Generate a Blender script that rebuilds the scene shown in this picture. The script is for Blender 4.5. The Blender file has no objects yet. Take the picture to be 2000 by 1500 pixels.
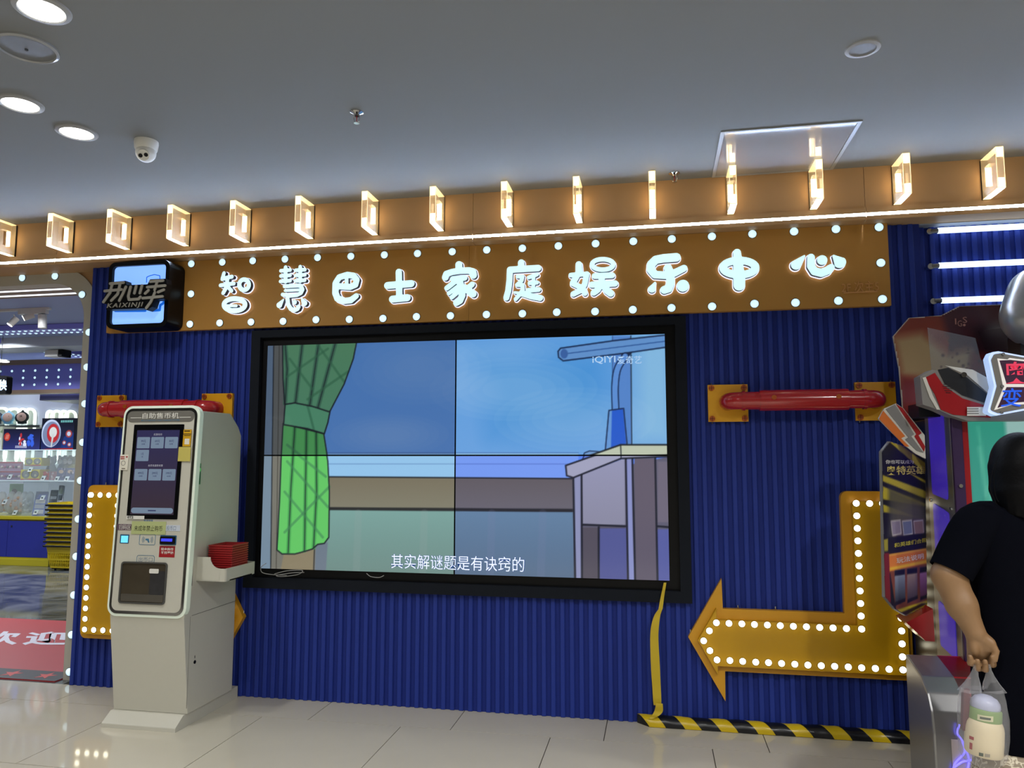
import bpy, bmesh, math, random
import numpy as np
from mathutils import Vector, Matrix
from mathutils.geometry import tessellate_polygon

random.seed(7)
scene = bpy.context.scene
COL = scene.collection

# ------------------------------------------------------------------ camera
CAM = np.array([1.1424, -4.2477, 1.4146])
YAW, PITCH, ROLL, FPX = 0.18898, 0.09955, 0.00054, 1458.33
def _axes():
    f = np.array([-math.sin(YAW)*math.cos(PITCH), math.cos(YAW)*math.cos(PITCH), math.sin(PITCH)])
    r0 = np.array([math.cos(YAW), math.sin(YAW), 0.0]); u0 = np.cross(r0, f)
    return r0*math.cos(ROLL)+u0*math.sin(ROLL), -r0*math.sin(ROLL)+u0*math.cos(ROLL), f
RR, UU, FW = _axes()
cd = bpy.data.cameras.new('camera'); cam = bpy.data.objects.new('camera', cd); COL.objects.link(cam)
cd.sensor_width = 36.0; cd.lens = FPX/2000*36.0; cd.clip_start = 0.05; cd.clip_end = 100
cam.matrix_world = Matrix(((RR[0], UU[0], -FW[0], CAM[0]), (RR[1], UU[1], -FW[1], CAM[1]), (RR[2], UU[2], -FW[2], CAM[2]), (0, 0, 0, 1)))
scene.camera = cam

# ------------------------------------------------------------------ world, exposure
world = bpy.data.worlds.new('mall_air'); scene.world = world; world.use_nodes = True
bg = world.node_tree.nodes['Background']
bg.inputs['Color'].default_value = (0.80, 0.88, 1.0, 1); bg.inputs['Strength'].default_value = 0.10
scene.view_settings.view_transform = 'Standard'; scene.view_settings.look = 'None'
scene.view_settings.gamma = 1.0; scene.view_settings.use_curve_mapping = False
scene.view_settings.exposure = 0.0
LAMP_W = 29.0            # each ceiling downlight
SHOP_W = 34.0

# ------------------------------------------------------------------ measuring helpers (photo pixel -> point on a known plane)
def ray(x, y): return FW + RR*(x-1000)/FPX - UU*(y-750)/FPX
def atY(x, y, Y):
    d = ray(x, y); return CAM + d*(Y-CAM[1])/d[1]
def atZ(x, y, Z):
    d = ray(x, y); return CAM + d*(Z-CAM[2])/d[2]
def atX(x, y, X):
    d = ray(x, y); return CAM + d*(X-CAM[0])/d[0]
def atD(x, y, D): return CAM + ray(x, y)*D
def XZ(x, y, Y):
    p = atY(x, y, Y); return (p[0], p[2])

# ------------------------------------------------------------------ materials
def s2l(c):
    c = np.asarray(c, float)/255.0
    return np.where(c <= 0.04045, c/12.92, ((c+0.055)/1.055)**2.4)
MATS = {}
def mat(name, rgb=(200, 200, 200), rough=0.5, metal=0.0, emit=None, es=0.0, spec=0.5, noise=0.0, nscale=20.0, bump=0.0, bscale=200.0, coat=0.0, sample=True, sss=0.0):
    if name in MATS: return MATS[name]
    m = bpy.data.materials.new(name); m.use_nodes = True; nt = m.node_tree; b = nt.nodes['Principled BSDF']
    col = tuple(s2l(rgb))+(1,)
    b.inputs['Base Color'].default_value = col; b.inputs['Roughness'].default_value = rough
    b.inputs['Metallic'].default_value = metal; b.inputs['Specular IOR Level'].default_value = spec
    b.inputs['Coat Weight'].default_value = coat
    if noise or bump:
        tc = nt.nodes.new('ShaderNodeTexCoord')
    if noise:
        n = nt.nodes.new('ShaderNodeTexNoise'); n.inputs['Scale'].default_value = nscale; n.inputs['Detail'].default_value = 4
        nt.links.new(tc.outputs['Object'], n.inputs['Vector'])
        mx = nt.nodes.new('ShaderNodeMix'); mx.data_type = 'RGBA'; mx.blend_type = 'MIX'
        d = tuple(max(0, c*(1-noise)) for c in col[:3])+(1,); l = tuple(min(1, c*(1+noise)) for c in col[:3])+(1,)
        mx.inputs[6].default_value = d; mx.inputs[7].default_value = l
        nt.links.new(n.outputs['Fac'], mx.inputs[0]); nt.links.new(mx.outputs[2], b.inputs['Base Color'])
    if bump:
        n2 = nt.nodes.new('ShaderNodeTexNoise'); n2.inputs['Scale'].default_value = bscale
        nt.links.new(tc.outputs['Object'], n2.inputs['Vector'])
        bp = nt.nodes.new('ShaderNodeBump'); bp.inputs['Strength'].default_value = bump; bp.inputs['Distance'].default_value = 0.002
        nt.links.new(n2.outputs['Fac'], bp.inputs['Height']); nt.links.new(bp.outputs['Normal'], b.inputs['Normal'])
    if emit is not None:
        b.inputs['Emission Color'].default_value = tuple(s2l(emit))+(1,); b.inputs['Emission Strength'].default_value = es
    if not sample: m.cycles.emission_sampling = 'NONE'
    MATS[name] = m; return m
def mat_clear(name, rgb=(255, 255, 255), clear=0.85, rough=0.05, emit=None, es=0.0):
    """thin clear plastic: mostly see-through with a gloss on top"""
    if name in MATS: return MATS[name]
    m = bpy.data.materials.new(name); m.use_nodes = True; nt = m.node_tree; b = nt.nodes['Principled BSDF']
    b.inputs['Base Color'].default_value = tuple(s2l(rgb))+(1,); b.inputs['Roughness'].default_value = rough
    if emit is not None:
        b.inputs['Emission Color'].default_value = tuple(s2l(emit))+(1,); b.inputs['Emission Strength'].default_value = es
    t = nt.nodes.new('ShaderNodeBsdfTransparent'); t.inputs['Color'].default_value = tuple(0.6+0.4*s2l(rgb))+(1,)
    fr = nt.nodes.new('ShaderNodeLayerWeight'); fr.inputs['Blend'].default_value = 0.12
    ma = nt.nodes.new('ShaderNodeMath'); ma.operation = 'MULTIPLY_ADD'; ma.inputs[1].default_value = 0.5; ma.inputs[2].default_value = 1-clear; ma.use_clamp = True
    nt.links.new(fr.outputs['Facing'], ma.inputs[0])
    mx = nt.nodes.new('ShaderNodeMixShader'); out = nt.nodes['Material Output']
    nt.links.new(ma.outputs[0], mx.inputs[0]); nt.links.new(t.outputs[0], mx.inputs[1]); nt.links.new(b.outputs[0], mx.inputs[2])
    nt.links.new(mx.outputs[0], out.inputs['Surface']); m.cycles.emission_sampling = 'NONE'
    MATS[name] = m; return m
def mat_paint(name, emit=0.0, rough=0.35, coat=0.0):
    """takes its colours from the printed picture stored on the mesh"""
    if name in MATS: return MATS[name]
    m = bpy.data.materials.new(name); m.use_nodes = True; nt = m.node_tree; b = nt.nodes['Principled BSDF']
    a = nt.nodes.new('ShaderNodeAttribute'); a.attribute_name = 'picture'
    b.inputs['Roughness'].default_value = rough; b.inputs['Coat Weight'].default_value = coat
    if emit > 0:
        b.inputs['Base Color'].default_value = (0.01, 0.01, 0.012, 1)
        nt.links.new(a.outputs['Color'], b.inputs['Emission Color']); b.inputs['Emission Strength'].default_value = emit
        m.cycles.emission_sampling = 'NONE'
    else:
        nt.links.new(a.outputs['Color'], b.inputs['Base Color'])
    MATS[name] = m; return m

# ------------------------------------------------------------------ objects
ORG = {}
def tag(o, label=None, cat=None, group=None, kind=None):
    if label: o['label'] = label
    if cat: o['category'] = cat
    if group: o['group'] = group
    if kind: o['kind'] = kind
    return o
def thing(name, loc, label, cat, group=None, kind=None):
    o = bpy.data.objects.new(name, None); COL.objects.link(o); o.location = [float(v) for v in loc]; o.empty_display_size = 0.05
    ORG[o.name] = np.array(loc, float); return tag(o, label, cat, group, kind)
def link(name, me, loc, parent=None):
    o = bpy.data.objects.new(name, me); COL.objects.link(o)
    loc = np.array(loc, float); ORG[o.name] = loc
    if parent is not None:
        o.parent = parent; o.location = (loc-ORG[parent.name]).tolist()
    else: o.location = loc.tolist()
    return o
class MB:
    def __init__(self): self.v = []; self.f = []; self.mi = []; self.cur = 0
    def add(self, vs, fs):
        o = len(self.v); self.v += [tuple(float(c) for c in p) for p in vs]
        for f in fs: self.f.append([i+o for i in f]); self.mi.append(self.cur)
        return self
    def box(self, lo, hi):
        x0, y0, z0 = lo; x1, y1, z1 = hi
        vs = [(x0,y0,z0),(x1,y0,z0),(x1,y1,z0),(x0,y1,z0),(x0,y0,z1),(x1,y0,z1),(x1,y1,z1),(x0,y1,z1)]
        return self.add(vs, [(0,3,2,1),(4,5,6,7),(0,1,5,4),(1,2,6,5),(2,3,7,6),(3,0,4,7)])
    def bar(self, p0, p1, w, h, up=(0, 0, 1)):
        p0 = np.array(p0, float); p1 = np.array(p1, float); d = p1-p0; d /= np.linalg.norm(d)
        s = np.cross(d, up); s /= np.linalg.norm(s); t = np.cross(s, d); vs = []
        for p in (p0, p1):
            for a, b in ((-1,-1),(1,-1),(1,1),(-1,1)): vs.append(p+s*a*w/2+t*b*h/2)
        return self.add(vs, [(0,1,2,3),(7,6,5,4),(0,4,5,1),(1,5,6,2),(2,6,7,3),(3,7,4,0)])
    def cyl(self, p0, p1, r0, r1=None, n=16, caps=True):
        r1 = r0 if r1 is None else r1
        p0 = np.array(p0, float); p1 = np.array(p1, float); d = p1-p0; d /= np.linalg.norm(d)
        a = np.cross(d, (0,0,1)) if abs(d[2]) < .9 else np.cross(d, (1,0,0)); a /= np.linalg.norm(a); b = np.cross(d, a)
        vs = []
        for p, r in ((p0, r0), (p1, r1)):
            for i in range(n):
                t = 2*math.pi*i/n; vs.append(p+r*(a*math.cos(t)+b*math.sin(t)))
        fs = [(i, (i+1) % n, n+(i+1) % n, n+i) for i in range(n)]
        if caps: fs += [tuple(range(n-1, -1, -1)), tuple(range(n, 2*n))]
        return self.add(vs, fs)
    def tube(self, path, r, n=10, caps=True):
        P = [np.array(p, float) for p in path]; m = len(P); rs = r if hasattr(r, '__len__') else [r]*m
        vs = []; prev = None
        for i in range(m):
            d = P[min(i+1, m-1)]-P[max(i-1, 0)]; d /= (np.linalg.norm(d)+1e-12)
            if prev is None: a = np.cross(d, (0.31, 0.2, 0.93))
            else: a = prev-d*np.dot(prev, d)
            a /= np.linalg.norm(a); prev = a; b = np.cross(d, a)
            for k in range(n):
                t = 2*math.pi*k/n; vs.append(P[i]+rs[i]*(a*math.cos(t)+b*math.sin(t)))
        fs = [(i*n+k, i*n+(k+1) % n, (i+1)*n+(k+1) % n, (i+1)*n+k) for i in range(m-1) for k in range(n)]
        if caps: fs += [tuple(range(n-1, -1, -1)), tuple(range((m-1)*n, m*n))]
        return self.add(vs, fs)
    def lathe(self, prof, c, axis=(0, 0, 1), n=24):
        """prof: (radius, height along axis)"""
        c = np.array(c, float); d = np.array(axis, float); d /= np.linalg.norm(d)
        a = np.cross(d, (0,0,1)) if abs(d[2]) < .9 else np.cross(d, (1,0,0)); a /= np.linalg.norm(a); b = np.cross(d, a); vs = []
        for r, h in prof:
            for k in range(n):
                t = 2*math.pi*k/n; vs.append(c+d*h+max(r, 1e-5)*(a*math.cos(t)+b*math.sin(t)))
        m = len(prof)
        fs = [(i*n+k, i*n+(k+1) % n, (i+1)*n+(k+1) % n, (i+1)*n+k) for i in range(m-1) for k in range(n)]
        return self.add(vs, fs)
    def loops(self, loops, to3, d0, d1, front=True, back=True, sides=True):
        """extrude 2-D loops (outer and holes) from d0 to d1; to3(u, v, d)"""
        pts = [p for l in loops for p in l]; n = len(pts)
        tri = tessellate_polygon([[Vector((p[0], p[1], 0)) for p in l] for l in loops])
        vs = [to3(p[0], p[1], d0) for p in pts]+[to3(p[0], p[1], d1) for p in pts]
        fs = []
        if front: fs += [tuple(t) for t in tri]
        if back: fs += [tuple(i+n for i in t[::-1]) for t in tri]
        if sides:
            o = 0
            for l in loops:
                k = len(l); fs += [(o+i, o+(i+1) % k, n+o+(i+1) % k, n+o+i) for i in range(k)]; o += k
        return self.add(vs, fs)
    def mesh(self, name, mats, smooth=False, origin=(0, 0, 0), bevel=0.0, angle=40, fixn=True):
        me = bpy.data.meshes.new(name); o = np.array(origin, float)
        me.from_pydata([tuple(np.array(p)-o) for p in self.v], [], self.f)
        for m in (mats if isinstance(mats, (list, tuple)) else [mats]): me.materials.append(m)
        me.polygons.foreach_set('material_index', self.mi)
        if bevel or fixn:
            bm = bmesh.new(); bm.from_mesh(me)
            bmesh.ops.remove_doubles(bm, verts=bm.verts, dist=1e-6)
            bmesh.ops.recalc_face_normals(bm, faces=bm.faces)
            if bevel:
                es = [e for e in bm.edges if len(e.link_faces) == 2 and e.calc_face_angle(0) > math.radians(35)]
                bmesh.ops.bevel(bm, geom=es, offset=bevel, segments=2, profile=0.6, affect='EDGES', clamp_overlap=True)
            bm.to_mesh(me); bm.free()
        if smooth:
            me.polygons.foreach_set('use_smooth', [True]*len(me.polygons))
            me.set_sharp_from_angle(angle=math.radians(angle))
        me.update(); return me
    def build(self, name, mats, parent=None, smooth=False, bevel=0.0, angle=40, origin=None, fixn=True):
        a = np.array(self.v); lo, hi = a.min(0), a.max(0)
        if origin is None:
            origin = (lo+hi)/2
            if parent is None: origin[2] = lo[2]
        me = self.mesh(name, mats, smooth, origin, bevel, angle, fixn)
        return link(name, me, origin, parent)
def from_arrays(name, V, Fq, m, parent=None, smooth=True):
    V = np.asarray(V, float); lo, hi = V.min(0), V.max(0); org = (lo+hi)/2
    if parent is None: org[2] = lo[2]
    me = bpy.data.meshes.new(name); me.from_pydata((V-org).tolist(), [], [tuple(f) for f in Fq]); me.materials.append(m)
    if smooth: me.polygons.foreach_set('use_smooth', [True]*len(me.polygons))
    me.update(); return link(name, me, org, parent)

WALL = lambda u, v, d: (u, -d, v)          # u = X, v = Z, d = distance out of the wall towards the room

def round_poly(pts, r, n=6):
    out = []; m = len(pts); rs = r if hasattr(r, '__len__') else [r]*m
    for i in range(m):
        p = np.array(pts[i], float); a = np.array(pts[i-1], float); b = np.array(pts[(i+1) % m], float); R = rs[i]
        if R <= 0: out.append(tuple(p)); continue
        da = (a-p); la = np.linalg.norm(da); da /= la; db = (b-p); lb = np.linalg.norm(db); db /= lb
        ang = math.acos(max(-1, min(1, float(da@db)))); t = min(R/math.tan(ang/2), la*.49, lb*.49); R2 = t*math.tan(ang/2)
        bis = da+db; bis /= np.linalg.norm(bis); c = p+bis*R2/math.sin(ang/2); s = p+da*t; e = p+db*t
        a0 = math.atan2(*(s-c)[::-1]); a1 = math.atan2(*(e-c)[::-1]); d = (a1-a0+math.pi) % (2*math.pi)-math.pi
        for k in range(n+1):
            t2 = a0+d*k/n; out.append((c[0]+R2*math.cos(t2), c[1]+R2*math.sin(t2)))
    return out
def rect(x0, z0, x1, z1, r=0.0, n=5):
    p = [(x0, z0), (x1, z0), (x1, z1), (x0, z1)]
    return round_poly(p, r, n) if r > 0 else p
def ngon(cx, cz, r, n=24): return [(cx+r*math.cos(2*math.pi*i/n), cz+r*math.sin(2*math.pi*i/n)) for i in range(n)]

# ---- lettering
def glyphs(body, bold=0.0, shear=0.0, res=3, space=1.0):
    c = bpy.data.curves.new('lettering', 'FONT'); c.body = body; c.space_character = space; c.offset = bold; c.shear = shear; c.resolution_u = res
    o = bpy.data.objects.new('lettering', c); COL.objects.link(o); bpy.context.view_layer.update()
    me = bpy.data.meshes.new_from_object(o.evaluated_get(bpy.context.evaluated_depsgraph_get()))
    v = np.zeros(len(me.vertices)*3); me.vertices.foreach_get('co', v); v = v.reshape(-1, 3)
    f = [list(p.vertices) for p in me.polygons]
    bpy.data.objects.remove(o); bpy.data.curves.remove(c); bpy.data.meshes.remove(me); return v, f
def text(body, c, w, h, m, parent, U=(1, 0, 0), V=(0, 0, 1), bold=0.0, shear=0.0, lift=0.0015, name='lettering', label=None, res=2, depth=0.0, space=1.0):
    v, f = glyphs(body, bold, shear, res, space); lo, hi = v.min(0), v.max(0); s = hi-lo
    sx = w/s[0]; sy = (h/s[1]) if h else sx
    U = np.array(U, float); V = np.array(V, float); N = np.cross(U, V); N /= np.linalg.norm(N)
    mid = (lo+hi)/2
    P = np.array(c, float)+N*(lift+depth)+np.outer((v[:, 0]-mid[0])*sx, U)+np.outer((v[:, 1]-mid[1])*sy, V)
    if depth > 0:
        n = len(P); cnt = {}
        for q in f:
            for i in range(len(q)):
                e = (q[i], q[(i+1) % len(q)]); cnt[e] = cnt.get(e, 0)+1
        sides = [(a, b, b+n, a+n) for (a, b) in cnt if (b, a) not in cnt]
        P = np.vstack([P, P-N*depth]); f = f+sides
    o = from_arrays(name, P, f, m, parent, smooth=False)
    if label: o['label'] = label
    return o

# ---- stroke shapes: 2-D distance field -> outline loops
def stroke_field(strokes, step, cuts=()):
    P = np.array([p for s in strokes for p in s], float); pad = P[:, 2].max()/2+3*step
    x0, y0 = P[:, 0].min()-pad, P[:, 1].min()-pad; x1, y1 = P[:, 0].max()+pad, P[:, 1].max()+pad
    xs = np.arange(x0, x1+step, step); ys = np.arange(y0, y1+step, step); X, Y = np.meshgrid(xs, ys)
    def dist(s):
        d = np.full(X.shape, 1e9)
        if len(s) == 1: s = [s[0], s[0]]
        for a, b in zip(s[:-1], s[1:]):
            ex, ey = b[0]-a[0], b[1]-a[1]; L = ex*ex+ey*ey+1e-12
            t = np.clip(((X-a[0])*ex+(Y-a[1])*ey)/L, 0, 1)
            d = np.minimum(d, np.hypot(X-a[0]-t*ex, Y-a[1]-t*ey)-(a[2]+(b[2]-a[2])*t)/2)
        return d
    F = np.full(X.shape, 1e9)
    for s in strokes: F = np.minimum(F, dist(s))
    for s in cuts: F = np.maximum(F, -dist(s))
    return xs, ys, F
def contours(xs, ys, F):
    ny, nx = F.shape; seg = {}
    def ip(i, j, k, l):
        a, b = F[j, i], F[l, k]; t = a/(a-b); return (xs[i]+(xs[k]-xs[i])*t, ys[j]+(ys[l]-ys[j])*t)
    I = F < 0; mix = (I[:-1, :-1].astype(int)+I[1:, :-1]+I[:-1, 1:]+I[1:, 1:]); cells = np.argwhere((mix > 0) & (mix < 4))
    nxt = {}; pos = {}
    for j, i in cells:
        c = [(i, j), (i+1, j), (i+1, j+1), (i, j+1)]; ins = [I[q[1], q[0]] for q in c]; ent = []; ext = []
        for k in range(4):
            a, b = c[k], c[(k+1) % 4]
            if ins[k] != ins[(k+1) % 4]:
                e = (min(a, b), max(a, b)); pos[e] = ip(a[0], a[1], b[0], b[1])
                (ext if ins[k] else ent).append((k, e))
        for (k, e) in ext:
            kk = min(ent, key=lambda q: (q[0]-k) % 4) if len(ent) > 1 else ent[0]
            nxt[e] = kk[1]
    loops = []; seen = set()
    for e in list(nxt):
        if e in seen: continue
        l = []; q = e
        while q not in seen and q in nxt: seen.add(q); l.append(pos[q]); q = nxt[q]
        if len(l) > 4:
            a = np.array(l)
            for _ in range(2): a = (np.roll(a, 1, 0)+2*a+np.roll(a, -1, 0))/4
            keep = [0]; last = a[0]
            for k in range(1, len(a)):
                if np.hypot(*(a[k]-last)) > (xs[1]-xs[0])*1.3: keep.append(k); last = a[k]
            if len(keep) > 3: loops.append([tuple(p) for p in a[keep]])
    return loops
def groups_of(loops):
    """split into (outer, holes...) groups"""
    def area(l): a = np.array(l); return 0.5*np.sum(a[:, 0]*np.roll(a[:, 1], -1)-np.roll(a[:, 0], -1)*a[:, 1])
    def inside(p, l):
        c = False; n = len(l)
        for i in range(n):
            a, b = l[i], l[(i+1) % n]
            if (a[1] > p[1]) != (b[1] > p[1]) and p[0] < (b[0]-a[0])*(p[1]-a[1])/(b[1]-a[1])+a[0]: c = not c
        return c
    depth = [sum(inside(l[0], k) for k in loops if k is not l) for l in loops]; out = []
    for l, d in zip(loops, depth):
        if d % 2 == 0:
            out.append([l]+[k for k, e in zip(loops, depth) if e == d+1 and inside(k[0], l)])
    return out

# ---- printed pictures: a fine grid of coloured vertices
class Paint:
    def __init__(self, w, h, nx, ny, bgc=(0, 0, 0)):
        self.w, self.h, self.nx, self.ny = w, h, nx, ny
        self.X, self.Y = np.meshgrid(np.linspace(0, w, nx+1), np.linspace(0, h, ny+1)); self.C = np.zeros(self.X.shape+(3,))
        self.C[:] = bgc; self.aa = 0.7*w/nx
    def _bb(self, pts, pad):
        a = np.array(pts, float); dx, dy = self.w/self.nx, self.h/self.ny
        i0 = max(0, int((a[:, 0].min()-pad)/dx)); i1 = min(self.nx+1, int((a[:, 0].max()+pad)/dx)+2)
        j0 = max(0, int((a[:, 1].min()-pad)/dy)); j1 = min(self.ny+1, int((a[:, 1].max()+pad)/dy)+2)
        return slice(j0, max(j0, j1)), slice(i0, max(i0, i1))
    def _mix(self, sl, a, col):
        a = a[..., None]; self.C[sl] = self.C[sl]*(1-a)+np.asarray(col, float)*a
    def _segd(self, X, Y, pts, closed):
        d = np.full(X.shape, 1e9); n = len(pts)
        for k in range(n if closed else n-1):
            a, b = pts[k], pts[(k+1) % n]; ex, ey = b[0]-a[0], b[1]-a[1]; L = ex*ex+ey*ey+1e-15
            t = np.clip(((X-a[0])*ex+(Y-a[1])*ey)/L, 0, 1); d = np.minimum(d, np.hypot(X-a[0]-t*ex, Y-a[1]-t*ey))
        return d
    def fill(self, pts, col, alpha=1.0, col2=None, soft=None):
        aa = soft or self.aa; sl = self._bb(pts, aa*2); X, Y = self.X[sl], self.Y[sl]
        if X.size == 0: return self
        ins = np.zeros(X.shape, bool); n = len(pts)
        for k in range(n):
            a, b = pts[k], pts[(k+1) % n]
            if a[1] == b[1]: continue
            ins ^= ((a[1] > Y) != (b[1] > Y)) & (X < (b[0]-a[0])*(Y-a[1])/(b[1]-a[1])+a[0])
        d = self._segd(X, Y, pts, True); sd = np.where(ins, -d, d); A = np.clip(0.5-sd/(2*aa), 0, 1)*alpha
        if col2 is not None:
            t = ((Y-min(p[1] for p in pts))/(max(p[1] for p in pts)-min(p[1] for p in pts)+1e-9)).clip(0, 1)[..., None]
            col = np.asarray(col2, float)*(1-t)+np.asarray(col, float)*t
            A = A[..., None]; self.C[sl] = self.C[sl]*(1-A)+col*A
        else: self._mix(sl, A, col)
        return self
    def stroke(self, pts, w, col, alpha=1.0, closed=False):
        sl = self._bb(pts, w/2+self.aa*2); X, Y = self.X[sl], self.Y[sl]
        if X.size == 0: return self
        d = self._segd(X, Y, pts, closed)-w/2; self._mix(sl, np.clip(0.5-d/(2*self.aa), 0, 1)*alpha, col); return self
    def disc(self, c, rx, ry, col, alpha=1.0): return self.fill([(c[0]+rx*math.cos(t), c[1]+ry*math.sin(t)) for t in np.linspace(0, 2*math.pi, 33)[:-1]], col, alpha)
    def build(self, name, m, parent, to3):
        V = np.array([to3(x, y) for x, y in zip(self.X.ravel(), self.Y.ravel())]); w = self.nx+1
        j, i = np.meshgrid(np.arange(self.ny), np.arange(self.nx), indexing='ij'); a = (j*w+i).ravel()
        Fq = np.stack([a, a+1, a+w+1, a+w], 1)
        o = from_arrays(name, V, Fq.tolist(), m, parent, smooth=False)
        at = o.data.color_attributes.new('picture', 'FLOAT_COLOR', 'POINT')
        c = np.ones((V.shape[0], 4), np.float32); c[:, :3] = s2l(np.clip(self.C.reshape(-1, 3), 0, 255)); at.data.foreach_set('color', c.ravel()); return o
def smooth_path(pts, n=6):
    P = [np.array(p, float) for p in pts]; P = [2*P[0]-P[1]]+P+[2*P[-1]-P[-2]]; out = []
    for k in range(1, len(P)-2):
        a, b, c, d = P[k-1:k+3]
        for t in np.linspace(0, 1, n, endpoint=False):
            out.append(0.5*((2*b)+(c-a)*t+(2*a-5*b+4*c-d)*t*t+(3*b-a-3*c+d)*t**3))
    out.append(P[-2]); return [tuple(q) for q in out]

# ---- soft bodies: blended round cones -> one continuous surface
class Blob:
    def __init__(self, lo, hi, h):
        self.lo = np.array(lo, float); self.h = h; self.n = np.ceil((np.array(hi)-lo)/h).astype(int)+1
        self.F = np.full(self.n, 0.2, np.float32)
    def _grid(self, lo, hi):
        i0 = np.maximum(0, np.floor((lo-self.lo)/self.h).astype(int)); i1 = np.minimum(self.n, np.ceil((hi-self.lo)/self.h).astype(int)+1)
        sl = tuple(slice(a, b) for a, b in zip(i0, i1))
        ax = [self.lo[k]+self.h*np.arange(i0[k], i1[k], dtype=np.float32) for k in range(3)]
        return sl, np.meshgrid(*ax, indexing='ij')
    def _smin(self, sl, d, k):
        a = self.F[sl]; hh = np.clip(0.5+0.5*(a-d)/k, 0, 1); self.F[sl] = a+(d-a)*hh-k*hh*(1-hh)
    def cone(self, a, b, ra, rb, k=0.01):
        a = np.array(a, float); b = np.array(b, float); R = max(ra, rb)+k+3*self.h
        sl, (X, Y, Z) = self._grid(np.minimum(a, b)-R, np.maximum(a, b)+R); e = b-a; L = e@e+1e-12
        t = np.clip(((X-a[0])*e[0]+(Y-a[1])*e[1]+(Z-a[2])*e[2])/L, 0, 1)
        d = np.sqrt((X-a[0]-t*e[0])**2+(Y-a[1]-t*e[1])**2+(Z-a[2]-t*e[2])**2)-(ra+(rb-ra)*t)
        self._smin(sl, d.astype(np.float32), k); return self
    def ell(self, c, r, k=0.01, rot=None):
        c = np.array(c, float); r = np.array(r, float); R = r.max()+k+3*self.h
        sl, (X, Y, Z) = self._grid(c-R, c+R); P = [X-c[0], Y-c[1], Z-c[2]]
        if rot is not None: P = [rot[i][0]*P[0]+rot[i][1]*P[1]+rot[i][2]*P[2] for i in range(3)]
        q = np.sqrt((P[0]/r[0])**2+(P[1]/r[1])**2+(P[2]/r[2])**2); q2 = np.sqrt((P[0]/r[0]**2)**2+(P[1]/r[1]**2)**2+(P[2]/r[2]**2)**2)+1e-9
        self._smin(sl, (q*(q-1)/q2).astype(np.float32), k); return self
    def surface(self):
        F = self.F; s = F < 0; n = F.shape
        c8 = [F[i:n[0]-1+i, j:n[1]-1+j, k:n[2]-1+k] for i in (0, 1) for j in (0, 1) for k in (0, 1)]
        cnt = sum((c < 0).astype(np.int8) for c in c8); act = (cnt > 0) & (cnt < 8)
        idx = -np.ones(act.shape, np.int64); ids = np.argwhere(act); idx[act] = np.arange(len(ids))
        off = np.array([(i, j, k) for i in (0, 1) for j in (0, 1) for k in (0, 1)]); vals = np.stack([c[act] for c in c8], 1)
        acc = np.zeros((len(ids), 3)); num = np.zeros(len(ids))
        for a in range(8):
            for b in range(a+1, 8):
                if np.abs(off[a]-off[b]).sum() != 1: continue
                m = (vals[:, a] < 0) != (vals[:, b] < 0); t = vals[m, a]/(vals[m, a]-vals[m, b])
                acc[m] += off[a]+(off[b]-off[a])*t[:, None]; num[m] += 1
        V = self.lo+self.h*(ids+acc/num[:, None]); quads = []
        for ax in range(3):
            o1, o2 = [a for a in range(3) if a != ax]
            sl0 = [slice(1, -1)]*3; sl1 = [slice(1, -1)]*3; sl0[ax] = slice(0, n[ax]-1); sl1[ax] = slice(1, n[ax])
            A, B = s[tuple(sl0)], s[tuple(sl1)]; e = np.argwhere(A != B); fl = A[A != B]
            base = e.copy(); base[:, o1] += 1; base[:, o2] += 1
            def g(d1, d2):
                q = base.copy(); q[:, o1] += d1; q[:, o2] += d2; return idx[q[:, 0], q[:, 1], q[:, 2]]
            Q = np.stack([g(-1, -1), g(0, -1), g(0, 0), g(-1, 0)], 1)
            flip = fl if ax != 1 else ~fl
            Q[~flip] = Q[~flip][:, ::-1]; quads.append(Q)
        return V, np.vstack(quads)
    def build(self, name, m, parent=None):
        V, Q = self.surface(); return from_arrays(name, V, Q.tolist(), m, parent, smooth=True)

ORD = ['first', 'second', 'third', 'fourth', 'fifth', 'sixth', 'seventh', 'eighth', 'ninth', 'tenth', 'eleventh', 'twelfth', 'thirteenth', 'fourteenth', 'fifteenth', 'sixteenth', 'seventeenth']
# ------------------------------------------------------------------ shared materials
CEIL_Z = 2.962
m_ceiling = mat('ceiling_paint', (121, 123, 125), 0.8)
m_tile = mat('polished_tile', (196, 190, 174), 0.06, spec=0.5, noise=0.035, nscale=6)
m_grout = mat('tile_joint', (60, 56, 50), 0.8)
m_tan = mat('tan_panel', (172, 138, 98), 0.55, noise=0.03, nscale=3)
m_board = mat('mustard_board', (180, 130, 56), 0.6, noise=0.05, nscale=2)
m_blue = mat('blue_slat_paint', (37, 57, 145), 0.5, spec=0.25, noise=0.06, nscale=4)
m_bluedk = mat('blue_backing', (30, 47, 128), 0.6, spec=0.2)
m_greyarch = mat('arch_grey', (184, 180, 168), 0.5)
m_black = mat('black_plastic', (9, 10, 13), 0.4, spec=0.2)
m_blackm = mat('matt_black', (20, 22, 27), 0.7)
m_frame = mat('charcoal_frame', (24, 28, 36), 0.7, spec=0.12, noise=0.1, nscale=9)
m_white = mat('white_plastic', (225, 224, 218), 0.4)
m_cream = mat('kiosk_enamel', (198, 196, 184), 0.35, noise=0.015, nscale=30)
m_chrome = mat('mirror_strip', (200, 200, 202), 0.08, metal=1.0)
m_steel = mat('brushed_steel', (128, 128, 130), 0.38, metal=0.85)
m_bulb = mat('bulb_glow', (240, 250, 255), 0.3, emit=(190, 228, 246), es=1.02)
m_bulb_arrow = mat('arrow_bulb_glow', (255, 255, 245), 0.3, emit=(255, 247, 216), es=5.0)
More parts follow.
